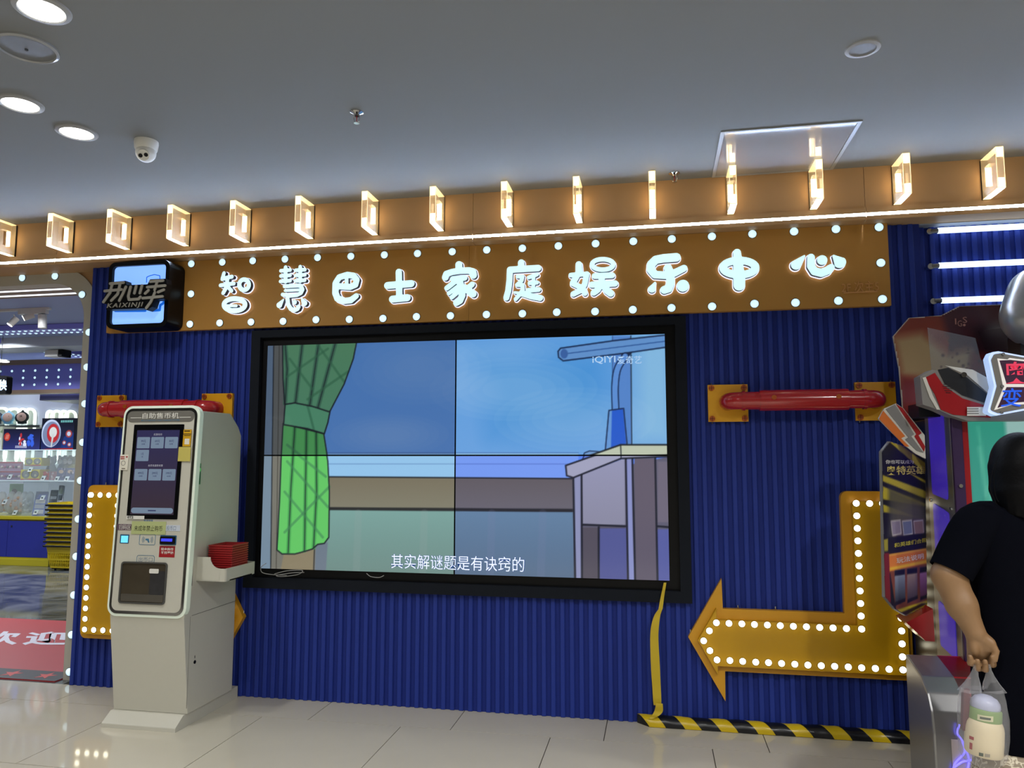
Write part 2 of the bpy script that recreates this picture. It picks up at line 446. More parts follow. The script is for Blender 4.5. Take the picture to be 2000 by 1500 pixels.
m_letter = mat('letter_glow', (235, 250, 255), 0.3, emit=(186, 238, 250), es=0.94)
m_halo = mat('letter_back_light', (255, 255, 255), 0.3, emit=(206, 214, 246), es=1.5)
m_letside = mat('letter_side', (22, 36, 56), 0.4)
m_led = mat('led_line', (255, 255, 255), 0.3, emit=(190, 216, 255), es=165.0)
m_yel = mat('sign_yellow', (194, 146, 2), 0.35, noise=0.03, nscale=4)
m_yeldk = mat('sign_yellow_rim', (210, 152, 28), 0.4, noise=0.03, nscale=4)
m_red = mat('gloss_red', (176, 34, 38), 0.2, coat=0.5)
m_fin = mat_clear('lamp_acrylic', (255, 240, 214), 0.82, 0.12, emit=(255, 222, 160), es=0.22)
m_finglow = mat('lamp_glow', (255, 244, 220), 0.4, emit=(255, 234, 190), es=8.0)
m_finedge = mat('lamp_edge_glow', (255, 236, 200), 0.4, emit=(255, 228, 172), es=1.1)

# ------------------------------------------------------------------ structure: floor
floor = MB().box((-14, -11, -0.06), (9, 9, -0.004)).build('floor', m_grout); tag(floor, 'pale polished tile floor of the mall concourse', 'floor', kind='structure')
TS = 0.8; G = 0.0022
tile_me = MB().box((-TS/2+G, -TS/2+G, -0.004), (TS/2-G, TS/2-G, 0)).mesh('floor_tile', m_tile)
half_me = MB().box((-TS/2+G, -0.155+G, -0.004), (TS/2-G, 0.155, 0)).mesh('floor_tile_cut', m_tile)
for r in range(0, 8):
    y = -0.155 if r == 0 else -0.31-TS*(r-0.5)
    off = [1.66, 1.39, 1.12][r % 3]+TS/2
    for k in range(-8, 7):
        x = off+TS*k
        if -6.6 < x < 6.5: link('floor_tile', half_me if r == 0 else tile_me, (x, y, 0), floor)
# shop floor: dark glossy marble
def mat_marble():
    m = mat('shop_marble', (92, 98, 104), 0.07); nt = m.node_tree; b = nt.nodes['Principled BSDF']
    tc = nt.nodes.new('ShaderNodeTexCoord'); n = nt.nodes.new('ShaderNodeTexNoise'); n.inputs['Scale'].default_value = 1.6; n.inputs['Detail'].default_value = 8; n.inputs['Distortion'].default_value = 2.5
    cr = nt.nodes.new('ShaderNodeValToRGB'); cr.color_ramp.elements[0].position = 0.35; cr.color_ramp.elements[0].color = tuple(s2l((58, 64, 68)))+(1,)
    cr.color_ramp.elements[1].position = 0.7; cr.color_ramp.elements[1].color = tuple(s2l((120, 124, 126)))+(1,)
    nt.links.new(tc.outputs['Object'], n.inputs['Vector']); nt.links.new(n.outputs['Fac'], cr.inputs[0]); nt.links.new(cr.outputs[0], b.inputs['Base Color']); return m
sf = MB().box((-13, 0.0, -0.01), (-2.55, 8.0, 0.0)).build('floor_shop', mat_marble()); tag(sf, 'dark grey marbled glossy floor inside the shop', 'floor', kind='structure')

# ------------------------------------------------------------------ structure: ceiling, far walls
o = MB().box((-8, -11, CEIL_Z), (9, -0.118, CEIL_Z+0.1)).build('ceiling', m_ceiling); tag(o, 'plain matt grey white ceiling of the concourse', 'ceiling', kind='structure')
o = MB().box((-8, -11.1, 0), (9, -11, CEIL_Z)).build('wall_front', mat('concourse_wall', (170, 160, 142), 0.6)); tag(o, 'far wall of the concourse opposite the screen', 'wall', kind='structure')
o = MB().box((9, -11, 0), (9.1, 0.3, CEIL_Z)).build('wall_right', mat('concourse_wall')); tag(o, 'right end wall of the concourse', 'wall', kind='structure')
o = MB().box((-8.1, -11, 0), (-8, 0.0, CEIL_Z)).build('wall_left', mat('concourse_wall')); tag(o, 'left end wall of the concourse', 'wall', kind='structure')

# ------------------------------------------------------------------ structure: blue slatted wall
SOF = 2.67
wall = MB().box((-2.495, 0.0, 0), (2.555, 0.12, SOF)).build('wall_back', m_bluedk); tag(wall, 'deep blue slatted wall behind the video screen', 'wall', kind='structure')
def slat_mesh(h, w=0.027, d=0.013, c=0.004):
    prof = [(-w/2, 0), (-w/2, -d+c), (-w/2+c, -d), (w/2-c, -d), (w/2, -d+c), (w/2, 0)]
    n = len(prof); mb = MB(); mb.add([(x, y, 0) for x, y in prof]+[(x, y, h) for x, y in prof], [(i, (i+1) % n, n+(i+1) % n, n+i) for i in range(n)]+[tuple(range(n)), tuple(range(2*n-1, n-1, -1))])
    return mb.mesh('slat', m_blue)
sl_me = slat_mesh(SOF-0.004)
PITCH_S = 0.0525
for k in range(96):
    x = -2.48+k*PITCH_S
    if x < 2.55: link('slat', sl_me, (x, 0, 0.002), wall)
wall2 = MB().box((2.555, 0.075, 0), (6.0, 0.2, SOF)).build('wall_back_right', m_bluedk); tag(wall2, 'recessed blue slatted wall with white light tubes at the right', 'wall', kind='structure')
for k in range(36): link('slat', sl_me, (2.585+k*PITCH_S, 0.075, 0.002), wall2)

# fascia with a lip and a light line, soffit
FY = -0.13
tr = thing('trim_1', (0, FY, SOF), 'tan fascia band running below the ceiling with a white light line', 'fascia', kind='structure')
seams = [-8.0, -2.68, 0.12, XZ(1690, 380, FY)[0], 6.0]
for a, b in zip(seams[:-1], seams[1:]):
    MB().box((a+0.0012, FY+0.012, 2.738), (b-0.0012, 0.0, CEIL_Z)).build('fascia_panel', m_tan, tr)
    MB().loops([[(a+0.0012, SOF), (b-0.0012, SOF), (b-0.0012, 2.692), (a+0.0012, 2.692)]], WALL, -FY, 0.0).build('lip_panel', m_tan, tr)
    MB().loops([[(a+0.0012, 2.707), (b-0.0012, 2.707), (b-0.0012, 2.738), (a+0.0012, 2.738)]], WALL, -FY, 0.0).build('lip_panel', m_tan, tr)
MB().box((-8, FY+0.004, 2.692), (6, FY+0.03, 2.707)).build('light_line', m_led, tr)
MB().box((2.555, -0.0, SOF-0.003), (6.0, 0.2, SOF+0.02)).build('white_soffit', mat('soffit_grey', (150, 154, 164), .6), tr)
MB().box((-8, -0.0, SOF), (-2.495, 0.1, CEIL_Z)).build('upper_wall', m_tan, tr)

# ------------------------------------------------------------------ sign board with bulbs and letters
BY = 0.05                                   # board front stands 5 cm off the wall
sign = thing('sign_board', (0, -BY, 2.22), 'long mustard sign board with glowing white characters and round bulbs', 'sign')
bx0, bx1, bz0 = -2.336, 2.384, 2.222
sx = XZ(916, 560, -BY)[0]
for a, b in ((bx0, sx), (sx, bx1)):
    MB().box((a+0.0008, -BY, bz0), (b-0.0008, -0.014, SOF-0.001)).build('board_panel', m_board, sign)
def bulb_mesh(r, m, name='bulb'):
    mb = MB(); mb.cur = 1
    mb.lathe([(r*1.05, 0), (r*1.08, r*0.18), (r*0.98, r*0.22)], (0, 0, 0), (0, -1, 0), 20)
    mb.cur = 0
    mb.lathe([(r*0.98*math.cos(t), r*0.22+r*0.55*math.sin(t)) for t in np.linspace(0, math.pi/2, 7)], (0, 0, 0), (0, -1, 0), 20)
    return mb.mesh(name, [m, m_letside], smooth=True, angle=60)
bulb_me = bulb_mesh(0.0225, m_bulb)
tops = [(350+x/2.857, 440+y/2.857) for x, y in ((65,214),(238,205),(408,197),(588,188),(770,179),(956,172),(1143,164),(1328,156),(1522,146),(1715,136),(1914,127))]
bots = [(350+x/2.857, 440+y/2.857) for x, y in ((57,551),(223,544),(398,539),(577,535),(761,526),(947,524),(1135,519),(1322,509),(1512,504),(1713,497),(1914,492),(63,382))]
tops += [(1050+x/2.857, 420+y/2.857) for x, y in ((115,171),(323,158),(534,145),(749,132),(973,118),(1199,104),(1432,90),(1666,77),(1907,66))]
bots += [(1050+x/2.857, 420+y/2.857) for x, y in ((106,541),(320,537),(531,527),(747,517),(974,509),(1211,494),(1440,488),(1680,477),(1926,468),(1917,265))]
for p in tops+bots: link('bulb', bulb_me, atY(p[0], p[1], -BY-0.01)*[1, 0, 1]+[0, -BY, 0], sign)

def ell(cx, cy, rx, ry, w, n=28): return [(cx+rx*math.cos(t), cy+ry*math.sin(t), w) for t in np.linspace(0, 2*math.pi, n)]
def st(w, *p): return [(x, y, w) for x, y in p]
S1 = 13.64
CHARS = [
 ('sign_character', (420, 510), S1, [st(100,(240,320),(195,470)), st(105,(195,480),(320,440),(450,415)), st(105,(148,645),(500,597)), st(108,(330,440),(320,620),(280,740),(220,850)), st(100,(350,690),(440,795)), ell(775,630,128,140,118)]),
 ('sign_character', (420, 510), S1, [ell(520,1162,282,162,132), st(75,(240,1190),(570,1190))]),
 ('sign_character', (530, 510), S1, [st(105,(380,165),(380,550)), st(98,(255,258),(500,237)), st(98,(255,397),(500,377)), st(98,(245,540),(500,520)), st(100,(770,150),(770,540)), st(98,(650,245),(895,228)), st(98,(650,380),(895,364)), st(98,(640,525),(890,507)),
   st(104,(355,672),(730,650),(800,680),(835,760),(790,850),(680,905),(480,925),(300,890)), st(74,(365,785),(780,765)),
   [(325,1020,40),(215,1170,165)], st(115,(430,1010),(450,1160),(520,1275),(620,1310),(700,1270),(725,1215)), st(130,(620,1095),(620,1095)), [(815,1010,60),(880,1120,165)]]),
 ('sign_character', (640, 510), S1, [[(215,600,185),(205,850,180),(260,990,180),(430,1065,165),(620,1040,170),(760,930,150)], st(165,(225,560),(310,430),(520,365),(690,390),(775,500),(740,630),(600,690),(280,668)), st(100,(505,380),(505,680))]),
 ('sign_character', (740, 510), S1, [st(175,(530,290),(545,960)), st(190,(230,650),(860,600)), st(190,(360,1015),(755,975))]),
 ('sign_character', (850, 500), S1, [st(190,(630,230),(635,350)), [(270,570,185),(300,480,180),(450,425,170),(650,395,170),(900,385,175),(1000,420,190),(1015,510,200)], st(150,(470,612),(785,585)), st(140,(520,690),(310,855)), st(115,(610,810),(365,995)), st(120,(650,920),(440,1100)), st(180,(640,640),(705,850),(720,1050),(660,1190),(565,1245)), st(150,(985,755),(830,890)), st(190,(790,850),(1010,1010))]),
 ('sign_character', (975, 495), S1, [st(175,(585,245),(590,360)), st(175,(290,435),(1035,390)), st(165,(285,440),(275,700),(240,1000),(190,1180)), st(108,(490,615),(620,610),(600,720),(475,840),(620,840),(630,960),(560,1080),(440,1215)), st(165,(600,1060),(850,1140),(1090,1185)), st(70,(410,1040),(560,1060)), st(105,(785,640),(1010,560)), st(92,(915,600),(910,960)), st(108,(810,790),(1010,775)), st(130,(770,985),(1050,960))]),
 ('sign_character', (1105, 490), S1, [[(345,360,170),(355,560,190)], st(165,(350,560),(190,860)), st(145,(190,870),(460,1000),(510,1130)), st(125,(135,645),(560,615)), st(150,(560,620),(500,900),(400,1050),(200,1150)), ell(985,362,285,140,125), st(158,(770,670),(1235,650)), st(170,(700,900),(1310,868)), st(165,(955,700),(955,880)), st(165,(940,880),(850,1040),(745,1115)), st(185,(1000,880),(1100,1060),(1195,1130))]),
 ('sign_character', (1255, 480), S1, [[(895,310,235),(560,335,230),(350,375,225),(235,490,230),(215,630,215),(330,770,205),(600,785,205),(850,725,200),(1100,600,185)], st(215,(675,590),(740,760),(745,1000),(690,1140),(580,1175)), [(335,975,40),(250,1150,205)], st(320,(1075,1065),(1075,1065))]),
 ('sign_character', (1390, 475), S1, [[(675,250,200),(690,400,220),(735,900,300),(735,1115,300)], ell(735,650,432,192,203)]),
 ('sign_character', (1530, 480), 10.0, [[(410,200,40),(250,370,200)], [(540,225,140),(540,400,150),(610,500,160),(740,530,165),(870,480,160),(935,420,130)], st(192,(758,280),(758,280)), [(985,205,60),(1100,320,235)]]),
]
for nm, org, sc, strokes in CHARS:
    S3 = []
    LY = -BY-0.045
    for s_ in strokes:
        q = []
        for (x, y, w) in s_:
            p = atY(org[0]+x/sc, org[1]+y/sc, LY); q.append((p[0], p[2], w/sc/FPX*float((p-CAM)@FW)))
        S3.append(q)
    xs, ys, FF = stroke_field(S3, 0.0022)
    gr = groups_of(contours(xs, ys, FF))
    body = MB(); face = MB(); back = MB()
    for g in groups_of(contours(xs, ys, FF-0.0035)): back.loops(g, WALL, BY+0.010, BY+0.0158)  # back light outline widened; its glowing rim stands in for camera bloom
    for g in gr:
        body.loops(g, WALL, BY+0.045, BY+0.016); face.loops(g, WALL, BY+0.0458, BY+0.0452, sides=False, back=False)
    b = body.build(nm, m_letside, sign, fixn=False); face.build('glowing_face', m_letter, b, fixn=False); back.build('back_light', m_halo, b, fixn=False)
c = (atY(1646, 572, -BY)+atY(1713, 549, -BY))/2
text('2F 次主5', c, 0.185, 0.058, mat('tan_raised', (206, 152, 92), 0.5), sign, depth=0.006, bold=-0.006, name='floor_number', label='small raised tan floor and shop number')
p0, p1 = atY(1646, 571, -BY), atY(1713, 568, -BY)
MB().bar((p0[0], -BY-0.004, p0[2]-0.004), (p1[0], -BY-0.004, p0[2]-0.004), 0.008, 0.006).build('underline', mat('tan_raised'), sign)

# ------------------------------------------------------------------ blue light box with the metal logo
lb = thing('light_box', (-2.0, -0.2, 2.22), 'square black light box with a pale blue glowing face and metal logo', 'light box')
lo = [XZ(216, 519, -.2), XZ(330, 507, -.2), XZ(329, 638, -.2), XZ(211, 642, -.2)]
X0, X1, Z0, Z1 = -2.212, -1.785, 2.218, 2.64
MB().loops([rect(X0, Z0, X1, Z1, 0.045), rect(X0+0.026, Z0+0.026, X1-0.026, Z1-0.026, 0.025)[::-1]], WALL, 0.205, BY+0.002).build('case', m_black, lb)
MB().loops([rect(X0+0.026, Z0+0.026, X1-0.026, Z1-0.026, 0.025)], WALL, 0.185, 0.17).build('glowing_face', mat('lightbox_blue', (150, 190, 250), 0.3, emit=(126, 176, 252), es=1.0), lb)
m_dblue = mat('lightbox_print', (30, 110, 220), 0.4, emit=(22, 104, 222), es=0.7)
def lbp(x, y, Y=-.187): return XZ(195+x/9.677, 500+y/9.677, Y)
def px_strokes(lst, f):
    out = []
    for s_ in lst: out.append([(f(x, y)[0], f(x, y)[1], w) for x, y, w in s_])
    return out
pr = px_strokes([st(0.014,(290,1040),(860,1035)), st(0.016,(1000,1030),(1130,1020),(1140,930),(1200,890),(1210,850)), st(0.005,(880,500),(885,400),(950,370),(1030,350),(1130,370),(1135,430))], lbp)
for q_ in pr:
    for g in groups_of(contours(*stroke_field([q_], 0.0018))): MB().loops(g, WALL, 0.1868, 0.1852).build('blue_print', m_dblue, lb, fixn=False)
pt = lbp(1085, 965); text('S', (pt[0], -.187, pt[1]), 0.016, 0.026, m_white, lb, bold=0.02)
LPY = -0.262
def lpp(x, y): return XZ(195+x/9.677, 500+y/9.677, LPY)
plate = [lpp(*p) for p in ((180,495),(485,468),(505,550),(900,535),(950,440),(1250,428),(1262,520),(1235,640),(1205,805),(1030,825),(985,960),(890,1025),(835,990),(115,1012),(135,905),(40,890),(95,740),(165,600))]
lp = MB().loops([plate], WALL, -LPY, 0.21).build('logo_plate', m_black, lb)
m_logo = mat('logo_metal', (158, 155, 146), 0.4)
lw = 0.0165
ls = [[(205,525),(455,505)],[(100,665),(420,635)],[(245,520),(200,700),(75,872)],[(395,510),(345,720),(225,845)],
      [(500,585),(440,720),(375,845)],[(590,585),(545,760),(560,828),(740,815),(775,775)],[(695,570),(660,705)],[(805,560),(765,705)],
      [(960,485),(1200,468)],[(905,592),(1240,562)],[(1095,480),(1045,640)],[(930,650),(865,710)],[(1110,685),(1215,640)],[(820,800),(1190,765)],[(1050,690),(970,870),(885,985)]]
mb = MB()
for g in groups_of(contours(*stroke_field(px_strokes([[(x, y, lw) for x, y in q] for q in ls], lpp), 0.0016))): mb.loops(g, WALL, -LPY+0.006, -LPY+0.0005)
mb.build('logo_characters', m_logo, lp, fixn=False)
a, b2 = lpp(125, 1000), lpp(840, 880)
text('KAIXINJI', ((a[0]+b2[0])/2, LPY, (a[1]+b2[1])/2), b2[0]-a[0]-0.01, 0.036, m_logo, lp, bold=0.004, shear=0.2, depth=0.004, space=1.2)

# ------------------------------------------------------------------ acrylic frame lamps on the fascia
fin_px = [(14,465),(127,457),(240,448),(355,440),(474,434),(598,426),(724,425),(853,414),(988,405),(1131,394),(1274,384),(1426,372),(1588,360),(1752,349),(1927,335),(2118,321),(2325,306)]
fb, ft, fd, fw = 2.742, 2.950, 0.185, 0.034
FB = -FY-0.012
def fin_parts():
    out = []
    yz = lambda u, v, d: (d, -u, v)
    fr = MB().loops([rect(FB+0.012, fb, FB+fd, ft), rect(FB+0.05, fb+0.052, FB+0.105, ft-0.052)[::-1]], yz, -fw/2, fw/2)
    out.append(('acrylic_frame', fr, m_fin))
    out.append(('back_strip', MB().box((-fw/2, -FB-0.011, fb), (fw/2, -FB, ft)), m_blackm))
    out.append(('light_strip', MB().box((-fw/2+0.003, -FB-0.053, fb+0.055), (fw/2-0.003, -FB-0.0505, ft-0.055)), m_finglow))
    for z0, z1 in ((fb+0.004, fb+0.05), (ft-0.05, ft-0.004)):
        out.append(('front_glow', MB().box((-fw/2+0.004, -FB-fd-0.0015, z0), (fw/2-0.004, -FB-fd+0.001, z1)), m_finglow))
    e = MB()
    for s_ in (-1, 1):
        x0 = s_*(fw/2); e.box((x0-0.0012, -FB-fd-0.001, fb), (x0+0.0012, -FB-fd+0.0015, ft))
    e.box((-fw/2, -FB-fd, fb-0.0012), (fw/2, -FB-0.012, fb+0.0012)); e.box((-fw/2, -FB-fd, ft-0.001), (fw/2, -FB-0.012, ft+0.0012))
    out.append(('edge_glow', e, m_finedge))
    return out
proto = [(n, mb.mesh(n, m)) for n, mb, m in fin_parts()]
for i, p in enumerate(fin_px):
    x = atY(p[0]+(7 if i < 9 else 0), p[1], FY-0.02)[0]
    if i < 10: x = atX(p[0], p[1], 0)[0] if False else x
    t = thing('acrylic_lamp', (x, -FB, fb), ORD[i]+' glowing warm acrylic frame lamp from the left along the tan fascia', 'wall lamp', 'acrylic frame lamps on the fascia')
    for n, me in proto: o = link(n, me, (x, 0, 0), t); 

# ------------------------------------------------------------------ video wall
VC = 1.433                                   # screen centre height
PW, PH = 1.2096, 0.6804
vw = thing('video_wall', (0, 0, 0.64), 'two by two video wall in a charcoal surround showing a drawn room', 'video wall')
MB().loops([rect(-1.31, 0.642, 1.322, 2.205), rect(-1.25, 0.703, 1.262, 2.160)[::-1]], WALL, 0.045, 0.0135).build('surround', m_frame, vw)
MB().box((-1.25, -0.0145, 0.703), (1.262, -0.0135, 2.160)).build('black_recess', m_black, vw)
# picture: measured in metres on the screen from its lower left corner
def sp(x, y):
    p = atY(x, y, -0.03); return (p[0]+PW, p[2]-(VC-PH))
def spl(*pts): return [sp(*p) for p in pts]
NX, NY = 560, 316
pic = Paint(2*PW, 2*PH, NX, NY, (118, 172, 236))
px = 0.0031
ink = (24, 30, 40)
pic.fill(spl((500,640),(1320,640),(1320,920),(500,920)), (104,166,236), col2=(116,172,240))
pic.fill(spl((940,700),(1180,690),(1190,820),(1120,850),(960,850)), (70,150,226), .8, soft=.12)
pic.fill(spl((1240,650),(1320,650),(1320,870),(1240,870)), (150,200,240), .8, soft=.08)
for cx, cy, rx, ry, a in ((1000,760,160,60,.22),(820,720,140,70,.16),(1120,820,150,60,.2),(760,850,120,40,.2),(980,690,120,30,.12)):
    for k in range(5): pic.disc(sp(cx, cy), rx*px*(1-k*.16), ry*px*(1-k*.16), (190,216,248), a/3)
pic.fill(spl((600,886),(1130,886),(1130,934),(600,930)), (150,198,240)); pic.stroke(spl((600,886),(1130,886)), 1.6*px, (80,120,190)); pic.stroke(spl((600,905),(1130,905)), 1.5*px, (110,150,200))
pic.fill(spl((600,930),(1330,934),(1330,996),(600,992)), (122,114,96), col2=(132,128,112)); pic.stroke(spl((600,930),(1130,934)), 2.5*px, ink)
pic.fill(spl((600,994),(1330,998),(1330,1150),(600,1150)), (126,166,162), col2=(108,134,130)); pic.stroke(spl((600,993),(1130,997)), 6*px, (40,42,44))
for x in (700, 830, 960, 1060): pic.stroke(spl((x,1002),(x-4,1130)), 14*px, (150,162,162), .18)
# left wall strip and curtain
pic.fill(spl((505,640),(560,640),(560,1150),(505,1150)), (120,118,110)); pic.fill(spl((505,640),(534,640),(526,1150),(505,1150)), (120,140,160))
pic.fill(spl((560,1050),(620,1050),(616,1150),(540,1150)), (140,128,104)); pic.stroke(spl((534,640),(527,1150)), 2*px, ink); pic.stroke(spl((545,640),(538,1150)), 1.2*px, (60,56,50))
pic.stroke(spl((614,1060),(611,1150)), 2*px, ink); pic.fill(spl((616,1060),(640,1060),(634,1150),(613,1150)), (110,122,138))
up = spl((551,665),(697,665),(690,700),(672,750),(645,802),(640,812),(600,800),(555,790),(552,740)); lw_ = spl((552,828),(632,848),(640,900),(643,960),(642,1050),(633,1062),(620,1064),(610,1073),(594,1078),(575,1083),(550,1083),(540,1075),(545,980),(548,900))
pic.fill(up, (112,176,120), col2=(110,178,128)); pic.fill(lw_, (102,200,104))
for a in (((556,670),(560,720),(556,788)),((590,668),(576,790)),((622,668),(604,795)),((655,668),(620,798))):
    pic.stroke(spl(*a), 9*px, (78,132,98)); pic.stroke(spl(*a), 1.6*px, ink)
for a in (((575,835),(567,960),(562,1080)),((598,842),(596,960),(594,1076)),((617,846),(618,960),(612,1070))):
    pic.stroke(spl(*a), 8*px, (72,160,84)); pic.stroke(spl(*a), 1.6*px, ink)
for a in (((560,735),(640,680)),((620,672),(672,745)),((600,780),(680,725)),((565,700),(610,760)),((560,900),(640,990)),((555,1040),(643,950)),((560,870),(636,930)),((555,960),(630,1050))):
    pic.stroke(spl(*a), 5*px, (66,132,88), .6)
for q in (up, lw_): pic.stroke(q, 2.6*px, ink, closed=True)
tie = spl((556,790),(575,787),(610,794),(644,805),(640,826),(633,848),(600,838),(553,830)); pic.fill(tie, (110,188,134)); pic.stroke(spl((600,792),(612,838)), 5*px, (70,140,96), .7); pic.stroke(tie, 2.8*px, ink, closed=True)
# desk lamp
pic.fill(spl((1196,655),(1232,655),(1235,868),(1200,868)), (92,140,216)); pic.stroke(spl((1233,655),(1235,868)), 1.8*px, ink); pic.stroke(spl((1197,655),(1197,760)), 1.2*px, (50,80,140))
sh = spl((1095,679),(1200,664),(1310,652),(1310,676),(1220,689),(1100,704),(1091,697),(1090,685)); pic.fill(sh, (104,152,216)); pic.stroke(spl((1104,690),(1310,664)), 1.5*px, (30,70,140)); pic.stroke(sh, 2.6*px, (14,32,70), closed=True)
pic.disc(sp(1102,690), 7*px, 9*px, (60,100,170))
pic.fill(spl((1212,689),(1236,686),(1230,694),(1218,697)), (24,40,70))
arm = smooth_path([(1203,800),(1202,755),(1207,720),(1222,695)]); pic.stroke(spl(*arm), 14*px, (14,32,70)); pic.stroke(spl(*arm), 10*px, (100,150,226))
pic.fill(spl((1183,880),(1190,802),(1219,798),(1226,872)), (110,160,230)); pic.fill(spl((1194,876),(1196,802),(1218,799),(1224,870)), (40,96,216)); pic.stroke(spl((1183,880),(1190,802),(1219,798),(1226,872)), 2.2*px, (14,32,70))
pic.fill(spl((1138,896),(1142,886),(1152,882),(1175,884),(1170,892)), (120,160,216)); pic.stroke(spl((1138,896),(1142,886),(1152,882),(1175,884)), 1.8*px, (14,32,70))
# desk
pic.fill(spl((1118,930),(1310,890),(1310,1150),(1122,1150)), (120,118,112))
pic.fill(spl((1138,925),(1222,893),(1222,1026),(1139,1023)), (190,192,180), col2=(176,176,160)); pic.fill(spl((1138,1030),(1222,1030),(1224,1150),(1136,1150)), (104,98,90)); pic.fill(spl((1170,1032),(1224,1032),(1226,1150),(1170,1150)), (104,112,146))
pic.fill(spl((1120,930),(1136,926),(1136,1150),(1124,1150)), (180,186,182)); pic.fill(spl((1224,893),(1234,893),(1240,1150),(1228,1150)), (176,186,196)); pic.fill(spl((1240,893),(1280,893),(1284,1150),(1243,1150)), (126,116,106), col2=(120,112,104))
pic.fill(spl((1286,900),(1310,900),(1310,1020),(1286,1020)), (140,132,120)); pic.fill(spl((1285,1034),(1310,1034),(1310,1150),(1286,1150)), (110,120,158))
for a in (((1120,932),(1124,1150)),((1136,926),(1137,1150)),((1138,1025),(1222,1028)),((1223,893),(1228,1150)),((1236,893),(1242,1150)),((1281,893),(1286,1150)),((1170,1030),(1170,1150)),((1285,1028),(1310,1030))): pic.stroke(spl(*a), 3.5*px, ink)
top = spl((1105,908),(1213,870),(1310,870),(1310,890),(1214,894),(1120,932),(1107,928)); pic.fill(top, (206,208,188)); pic.stroke(spl((1213,870),(1214,894)), 2*px, ink); pic.stroke(top, 3*px, ink, closed=True)
def tint(p, qx, qy):
    """each of the four panels has its own white point"""
    return {(0, 1): (0.62, 0.66, 0.72), (1, 1): (0.90, 0.93, 0.92), (0, 0): (0.97, 0.98, 0.97), (1, 0): (0.77, 0.77, 1.0)}[(qx, qy)]
m_scr = mat_paint('screen_picture', emit=1.0, rough=0.12)
g = 0.0042
for qx in (0, 1):
    for qy in (0, 1):
        pn = MB().box((-PW+qx*PW+g, -0.03, VC-PH+qy*PH+g), (qx*PW-g, -0.015, VC+(qy)*PH-PH+PH-g)).build('display_panel', m_black, vw)
        sub = Paint(PW-2*g, PH-2*g, NX//2, NY//2); sub.C = pic.C[qy*NY//2:qy*NY//2+NY//2+1, qx*NX//2:qx*NX//2+NX//2+1]*np.array(tint(0, qx, qy))
        sub.build('screen_picture', m_scr, pn, lambda x, y: (-PW+qx*PW+g+x, -0.0306, VC-PH+qy*PH+g+y))
m_sub = mat('subtitle_white', (235, 240, 255), 0.4, emit=(206, 220, 246), es=0.8, sample=False); m_subo = mat('subtitle_edge', (40, 70, 130), 0.4, emit=(48, 84, 150), es=0.5, sample=False)
a, b2 = atY(764, 1113, -.031), atY(1024, 1085, -.031); c = (a+b2)/2
text('其实解谜题是有诀窍的', c, b2[0]-a[0]+0.006, 0.086, m_subo, vw, bold=0.018, lift=0.0008, name='subtitle_edge')
text('其实解谜题是有诀窍的', c, b2[0]-a[0], 0.082, m_sub, vw, bold=-0.002, lift=0.0014, name='subtitle')
m_wm = mat('watermark_white', (200, 220, 240), 0.4, emit=(150, 190, 236), es=0.75, sample=False)
a, b2 = atY(1157, 712, -.031), atY(1202, 694, -.031); text('iQIYI', (a+b2)/2, b2[0]-a[0], 0.045, m_wm, vw, bold=0.012, lift=0.001, name='channel_mark')
a, b2 = atY(1206, 711, -.031), atY(1253, 695, -.031); text('爱奇艺', (a+b2)/2, b2[0]-a[0], 0.045, m_wm, vw, bold=0.008, lift=0.001, name='channel_mark')
# loose cables in the gap below the screens
m_cab = mat('cable_white', (150, 150, 150), 0.5)
def cable(pts, Y, label, r=0.0022):
    o = MB().tube(smooth_path([tuple(atY(x, y, Y+dy)) for x, y, dy in pts], 5), r, 6).build('cable', m_cab, smooth=True); tag(o, label, 'cable', 'loose cables under the video wall')
cable([(520,1100,0),(510,1108,-.01),(512,1118,-.01),(530,1122,0),(560,1124,0)], -0.06, 'thin white cable looping off the lower left corner of the screen')
cable([(536,1121,0),(560,1115,-.01),(590,1114,-.01),(582,1122,-.01),(552,1126,0),(540,1124,0),(570,1119,-.012),(594,1118,0)], -0.06, 'tangled white cable coiled below the green curtain on screen')
cable([(716,1120,0),(724,1126,-.008),(740,1128,-.008),(750,1124,0)], -0.06, 'short white cable drooping below the screen near its middle')

# ------------------------------------------------------------------ marquee arrows
def P8(x, y): return (1200+x/3.175, 1120+y/3.175)
A_out = [XZ(*P8(458,395), -.05), (1.476, 0.778), (1.479, 0.622), (2.085, 0.622), (2.090, 1.246), (2.402, 1.246), (2.402, 0.302), (1.482, 0.302), (1.480, 0.149)]
A_in = [(1.345, 0.462), (1.443, 0.628), (1.443, 0.570), (2.137, 0.570), (2.137, 1.196), (2.375, 1.196), (2.375, 0.335), (1.443, 0.335), (1.443, 0.29)]
ro = [0, 0, 0, 0, .035, .035, .035, 0, 0]; ri = [0, 0, 0, 0, .02, .02, .02, 0, 0]
abulb = [P8(*p) for p in ((632,305),(710,309),(790,312),(868,316),(948,319),(1028,323),(1109,327),(1190,330),(1272,334),(1355,337),(1438,341),(1532,344),(589,355),(553,417),(592,478),(636,535),(716,539),(795,544),(876,549),(955,552),(1036,557),(1118,562),(1199,567),(1282,571),(1365,575),(1449,579),(1532,584),(1617,588),(1702,593),(1788,597))]
ab = [XZ(x, y, -.085) for x, y in abulb]
colx = XZ(1532/3.175+1200, 1228, -.085)[0]
ab += [(XZ(1672+(y-983)*0.043, y, -.085)[0], XZ(1675, y, -.085)[1]) for y in np.arange(983, 1215, 24.4)]
zt = XZ(1672, 983, -.085)[1]; ab += [(2.158+0.062*k, zt) for k in range(1, 4)] + [(2.352, zt)] + [(ab[29][0]+(2.352-ab[29][0])*k/13, ab[29][1]+(zt-ab[29][1])*k/13) for k in range(1, 13)]
